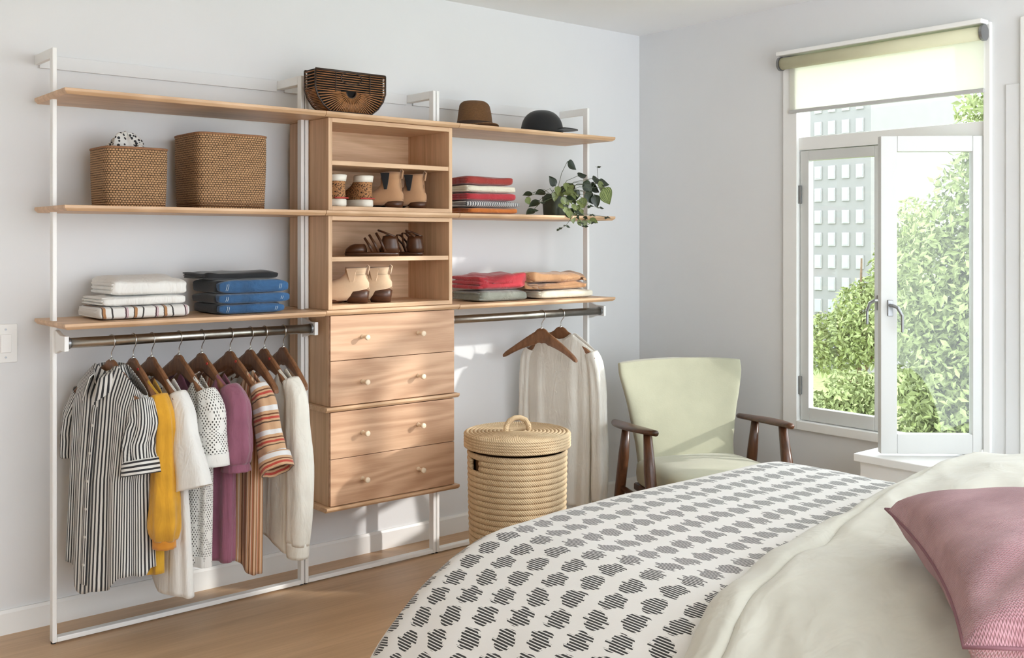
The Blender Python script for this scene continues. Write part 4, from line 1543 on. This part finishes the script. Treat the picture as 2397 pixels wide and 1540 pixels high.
rows, uv = [], []
for (y, dr), ya in zip(YS, YA):
    row = []
    for (x, zx), xa in zip(XS, XA):
        k = max(0, (dr * 2 - .0))
        xo = x + (.012 * fnoise(y * 5, zx * 4, 8) if zx < .45 else 0)
        row.append((xo, y + .015 * k * fnoise(x * 5, zx * 3, 3), duvet_z(x, y, zx, dr)))
        uv.append((xa, ya))
    rows.append(row)
o = MB().rows(rows, False, uv=uv).build('dotted_duvet', DOTS, None, (1.45, -2.5, .06), smooth=True, solid=.012)
o.location = (1.45, -2.5, .06)
tag(o, 'white duvet with rows of hatched black dots covering the bed foot', 'duvet')


# cream turned-down cover
def fold_y(x):
    return smooth_tab([(.2, -2.60), (.38, -2.51), (.6, -2.425), (.87, -2.34), (1.15, -2.27), (1.45, -2.215), (1.76, -2.17), (2.05, -2.14), (2.3, -2.14), (2.6, -2.15)], x)


rows = []
CX, _a = resample(catmull([(x, z) for x, z in XPROF], 4), .016)
nyc = 110
for i in range(nyc + 1):
    row = []
    for x, zx in CX:
        q = i / nyc
        d = q * q * .75 + q * .27
        y = fold_y(x) - d
        edge = 1 - math.exp(-((d + .0) / .045) ** 1.0)
        puff = (.025 + .045 * edge) + .095 * smooth_tab([(1.3, 0), (2.0, 1), (2.35, 1), (2.5, .2)], x) * smooth_tab([(0, 0), (.15, .7), (.35, 1), (.8, .6)], d)
        wr = .016 * fnoise(x * 3 - d * 2, d * 7, 2) + .016 * (.5 - abs(fnoise(x * 1.6 - d * 2.2, d * 6 + x * 4.5, 9))) * 1.0 + .014 * max(0, .28 - abs(fnoise(x * 4.2 + d * 2, d * 5 - x * 3.2, 5))) + .018 * max(0, .16 - abs(fnoise(x * 2.4 - d * 4, d * 7 + x * 2, 15))) - .016 * max(0, 1 - abs(d - .105) / .022)
        xx = x - .04 * smooth_tab([(.37, 1), (.9, 0)], x) + .04 * smooth_tab([(2.1, 0), (2.5, 1)], x)
        z = zx + (puff if zx > .3 else puff * .5) + wr * edge
        if i == 0:
            z = zx + .012
        row.append((xx, y, z))
    rows.append(row)
o = MB().rows(rows, False).build('cream_coverlet', CRM, None, (1.45, -3, .1), smooth=True, solid=.02)
o.location = (1.45, -3, .1)
tag(o, 'thick cream coverlet turned down across the dotted duvet', 'blanket')


# pink pillow
def pink_mat():
    k = NT('pink_knit')
    uv = k.coord('UV')
    sp = k.sep(uv)
    w = k.ma('SINE', k.ma('ADD', k.ma('MULTIPLY', sp[0], 900), k.ma('MULTIPLY', k.ma('SINE', k.ma('MULTIPLY', sp[1], 1100)), 1.2)))
    nz = k.noise(k.coord(), 8, 3)
    f = k.ma('ADD', k.ma('MULTIPLY', w, .13), nz)
    col = k.ramp(f, [(.3, lin('96686F')), (.75, lin('BA8E95'))])
    return k.set(col, .95, 0, w, .5, .003, .3)


pw = thing('pink_pillow', 'dusty pink knitted pillow lying on the cream coverlet', 'pillow', (1.174, -3.165, .665), R(38))
rows, uv = [], []
n = 44
for side in (1, -1):
    rows, uv = [], []
    for i in range(n + 1):
        row = []
        for j in range(n + 1):
            a, b = -1 + 2 * i / n, -1 + 2 * j / n
            hw = .45
            x, y = a * hw * (1 - .075 * (1 - b * b) * a * a), b * hw * (1 - .075 * (1 - a * a) * b * b)
            h = ((1 - a ** 4) * (1 - b ** 4)) ** .45 * .115
            cr = .022 * math.exp(-((a * .6 + b * .8 - .25) / .07) ** 2) * (h / .115)
            z = .115 + side * h + (-cr + .006 * fnoise(x * 9, y * 9, side)) * (1 if h > .01 else 0)
            row.append((x, y, z))
            uv.append((x, y))
        rows.append(row)
    m = MB().rows(rows, False, uv=uv)
    if side > 0:
        m.f = [tuple(reversed(q)) for q in m.f]
    m.build('cover' if side > 0 else 'back_cover', pink_mat(), pw, smooth=True)
bp = []
for ea, eb, fa_, fb_ in ((-1, -1, 1, -1), (1, -1, 1, 1), (1, 1, -1, 1), (-1, 1, -1, -1)):
    for q in range(12):
        a, b = ea + (fa_ - ea) * q / 12, eb + (fb_ - eb) * q / 12
        bp.append((a * .45 * (1 - .075 * (1 - b * b) * a * a), b * .45 * (1 - .075 * (1 - a * a) * b * b), .115))
MB().tube(bp + bp[:1], .0035, 8).build('piping', plain('pink_piping', '80565F', .8), pw, smooth=True)

# ------------------------------------------------------------------ garden and houses outside
GRASS = plain('lawn', '7E8A55', .95, 0, .2, 3, 40, .5)
struct('ground', MB().box(3.6, 130, -40, 110, -7.3, -7.2), GRASS, 'pale green lawn outside the window').__setitem__('kind', 'structure')
LG = [plain('tree_leaf_%d' % i, h, .7, 0, .25, 8) for i, h in enumerate(('727D4A', '88935E', '667043'))]
BARK = plain('bark', '6E5C48', .9, 0, .2, 20)


def tree(name, label, cat, x, y, z0, blobs, nl, ls, mt, seed, trunk=True):
    t = thing(name, label, cat, (x, y, z0), 0, 'garden greenery')
    rg = random.Random(seed)
    m = MB()
    vol = [b[3] * b[4] * b[5] for b in blobs]
    for _ in range(nl):
        b = rg.choices(blobs, vol)[0]
        while True:
            p = [rg.uniform(-1, 1) for _ in range(3)]
            if sum(q * q for q in p) < 1:
                break
        c = Vector((b[0] + p[0] * b[3], b[1] + p[1] * b[4], b[2] + p[2] * b[5]))
        d = Vector((rg.uniform(-1, 1), rg.uniform(-1, 1), rg.uniform(-1.2, .5))).normalized()
        s_ = d.cross(Vector((rg.uniform(-1, 1), rg.uniform(-1, 1), rg.uniform(-1, 1)))).normalized()
        up = s_.cross(d)
        l = ls * rg.uniform(.6, 1.3)
        w = l * .22
        m.add([c, c + d * l * .45 + s_ * w + up * w * .4, c + d * l, c + d * l * .45 - s_ * w + up * w * .4], [(0, 1, 2), (0, 2, 3)])
    f = m.build('foliage', mt, t)
    f['kind'] = 'stuff'
    if trunk:
        top = max(b[2] for b in blobs)
        MB().tube([(0, 0, 0), (.05, .03, top * .5), (.1, -.04, top * .9)], [.12, .08, .03], 10).build('trunk', BARK, t, smooth=True)
        for b in blobs[:4]:
            MB().tube([(.05, .02, top * .45), (b[0] * .6, b[1] * .6, b[2] * .8), (b[0], b[1], b[2])], [.05, .03, .012], 8).build('branch', BARK, t, smooth=True)


def up(bl):
    return [(b[0], b[1], b[2] + 6.0) + tuple(b[3:]) for b in bl]


tree('garden_tree', 'large leafy green tree filling the right window leaf', 'tree', 10.2, 1.62, -7.2, up([(0, -.2, 1.2, 1.2, .95, 1.2), (-.2, .1, 2.0, 1.0, .85, .9), (.3, -.2, 2.9, 1.1, .75, .9), (.2, -.35, 3.9, .8, .5, .7), (.6, .2, .6, 1.3, .9, .8), (0, -.1, 0, 1.1, .95, .8)]), 28000, .105, LG[0], 1)
tree('garden_tree', 'slender pale tree behind the right window leaf', 'tree', 13.5, 3.0, -7.2, up([(0, -.6, 2, 1.2, 1.0, 1.6), (0, -.5, 4.2, 1.0, .9, 1.2), (0, -.7, 5.8, .8, .8, .8)]), 12000, .12, LG[1], 2)
tree('garden_tree', 'low yellow green tree crown outside the left window leaf', 'tree', 9.6, 3.3, -7.2, up([(0, -.1, .35, .7, .7, .5), (.2, -.45, .75, .5, .4, .4), (0, .45, .5, .6, .5, .4)]), 9000, .085, LG[1], 3)
tree('garden_tree', 'hazy pale tree standing before the apartment house', 'tree', 28, 14.0, -7.2, up([(0, -.6, .2, 1.6, 1.3, 1.4), (0, -1.5, 1.6, 1.2, .9, 1.6), (0, .9, -.6, 1.4, 1.5, 1.0), (0, -1.9, 3.0, .9, .6, 1.0)]), 11000, .2, LG[1], 4)
HOUSE = plain('house_render', '807F7E', .9, 0, .03, 1.5)
HROOF = plain('house_roof', 'A9A7A2', .8, 0, .05, 2)
HWIN = plain('house_glass', '92979A', .2, 0, .05, 1)
HFR = plain('house_frame', '9A9A98', .7)
hs = thing('apartment_house', 'pale apartment house with rows of windows beyond the garden', 'building', (64, 38, -7.2))
MB().box(-4, 8, -5.2, 12, 0, 30).build('wall', HOUSE, hs)
MB().box(-4.4, 8.4, -5.6, 12.4, 30, 30.8).build('roof', HROOF, hs)
for r_ in range(19):
    for c_ in range(12):
        y0_, z0_ = -4.7 + c_ * 1.05, .8 + r_ * 1.5
        w_ = MB().box(-4.08, -3.98, y0_, y0_ + .55, z0_, z0_ + .9).build('window', HFR, hs)
        MB().box(-4.1, -4.07, y0_ + .07, y0_ + .48, z0_ + .07, z0_ + .83).build('pane', HWIN, w_)
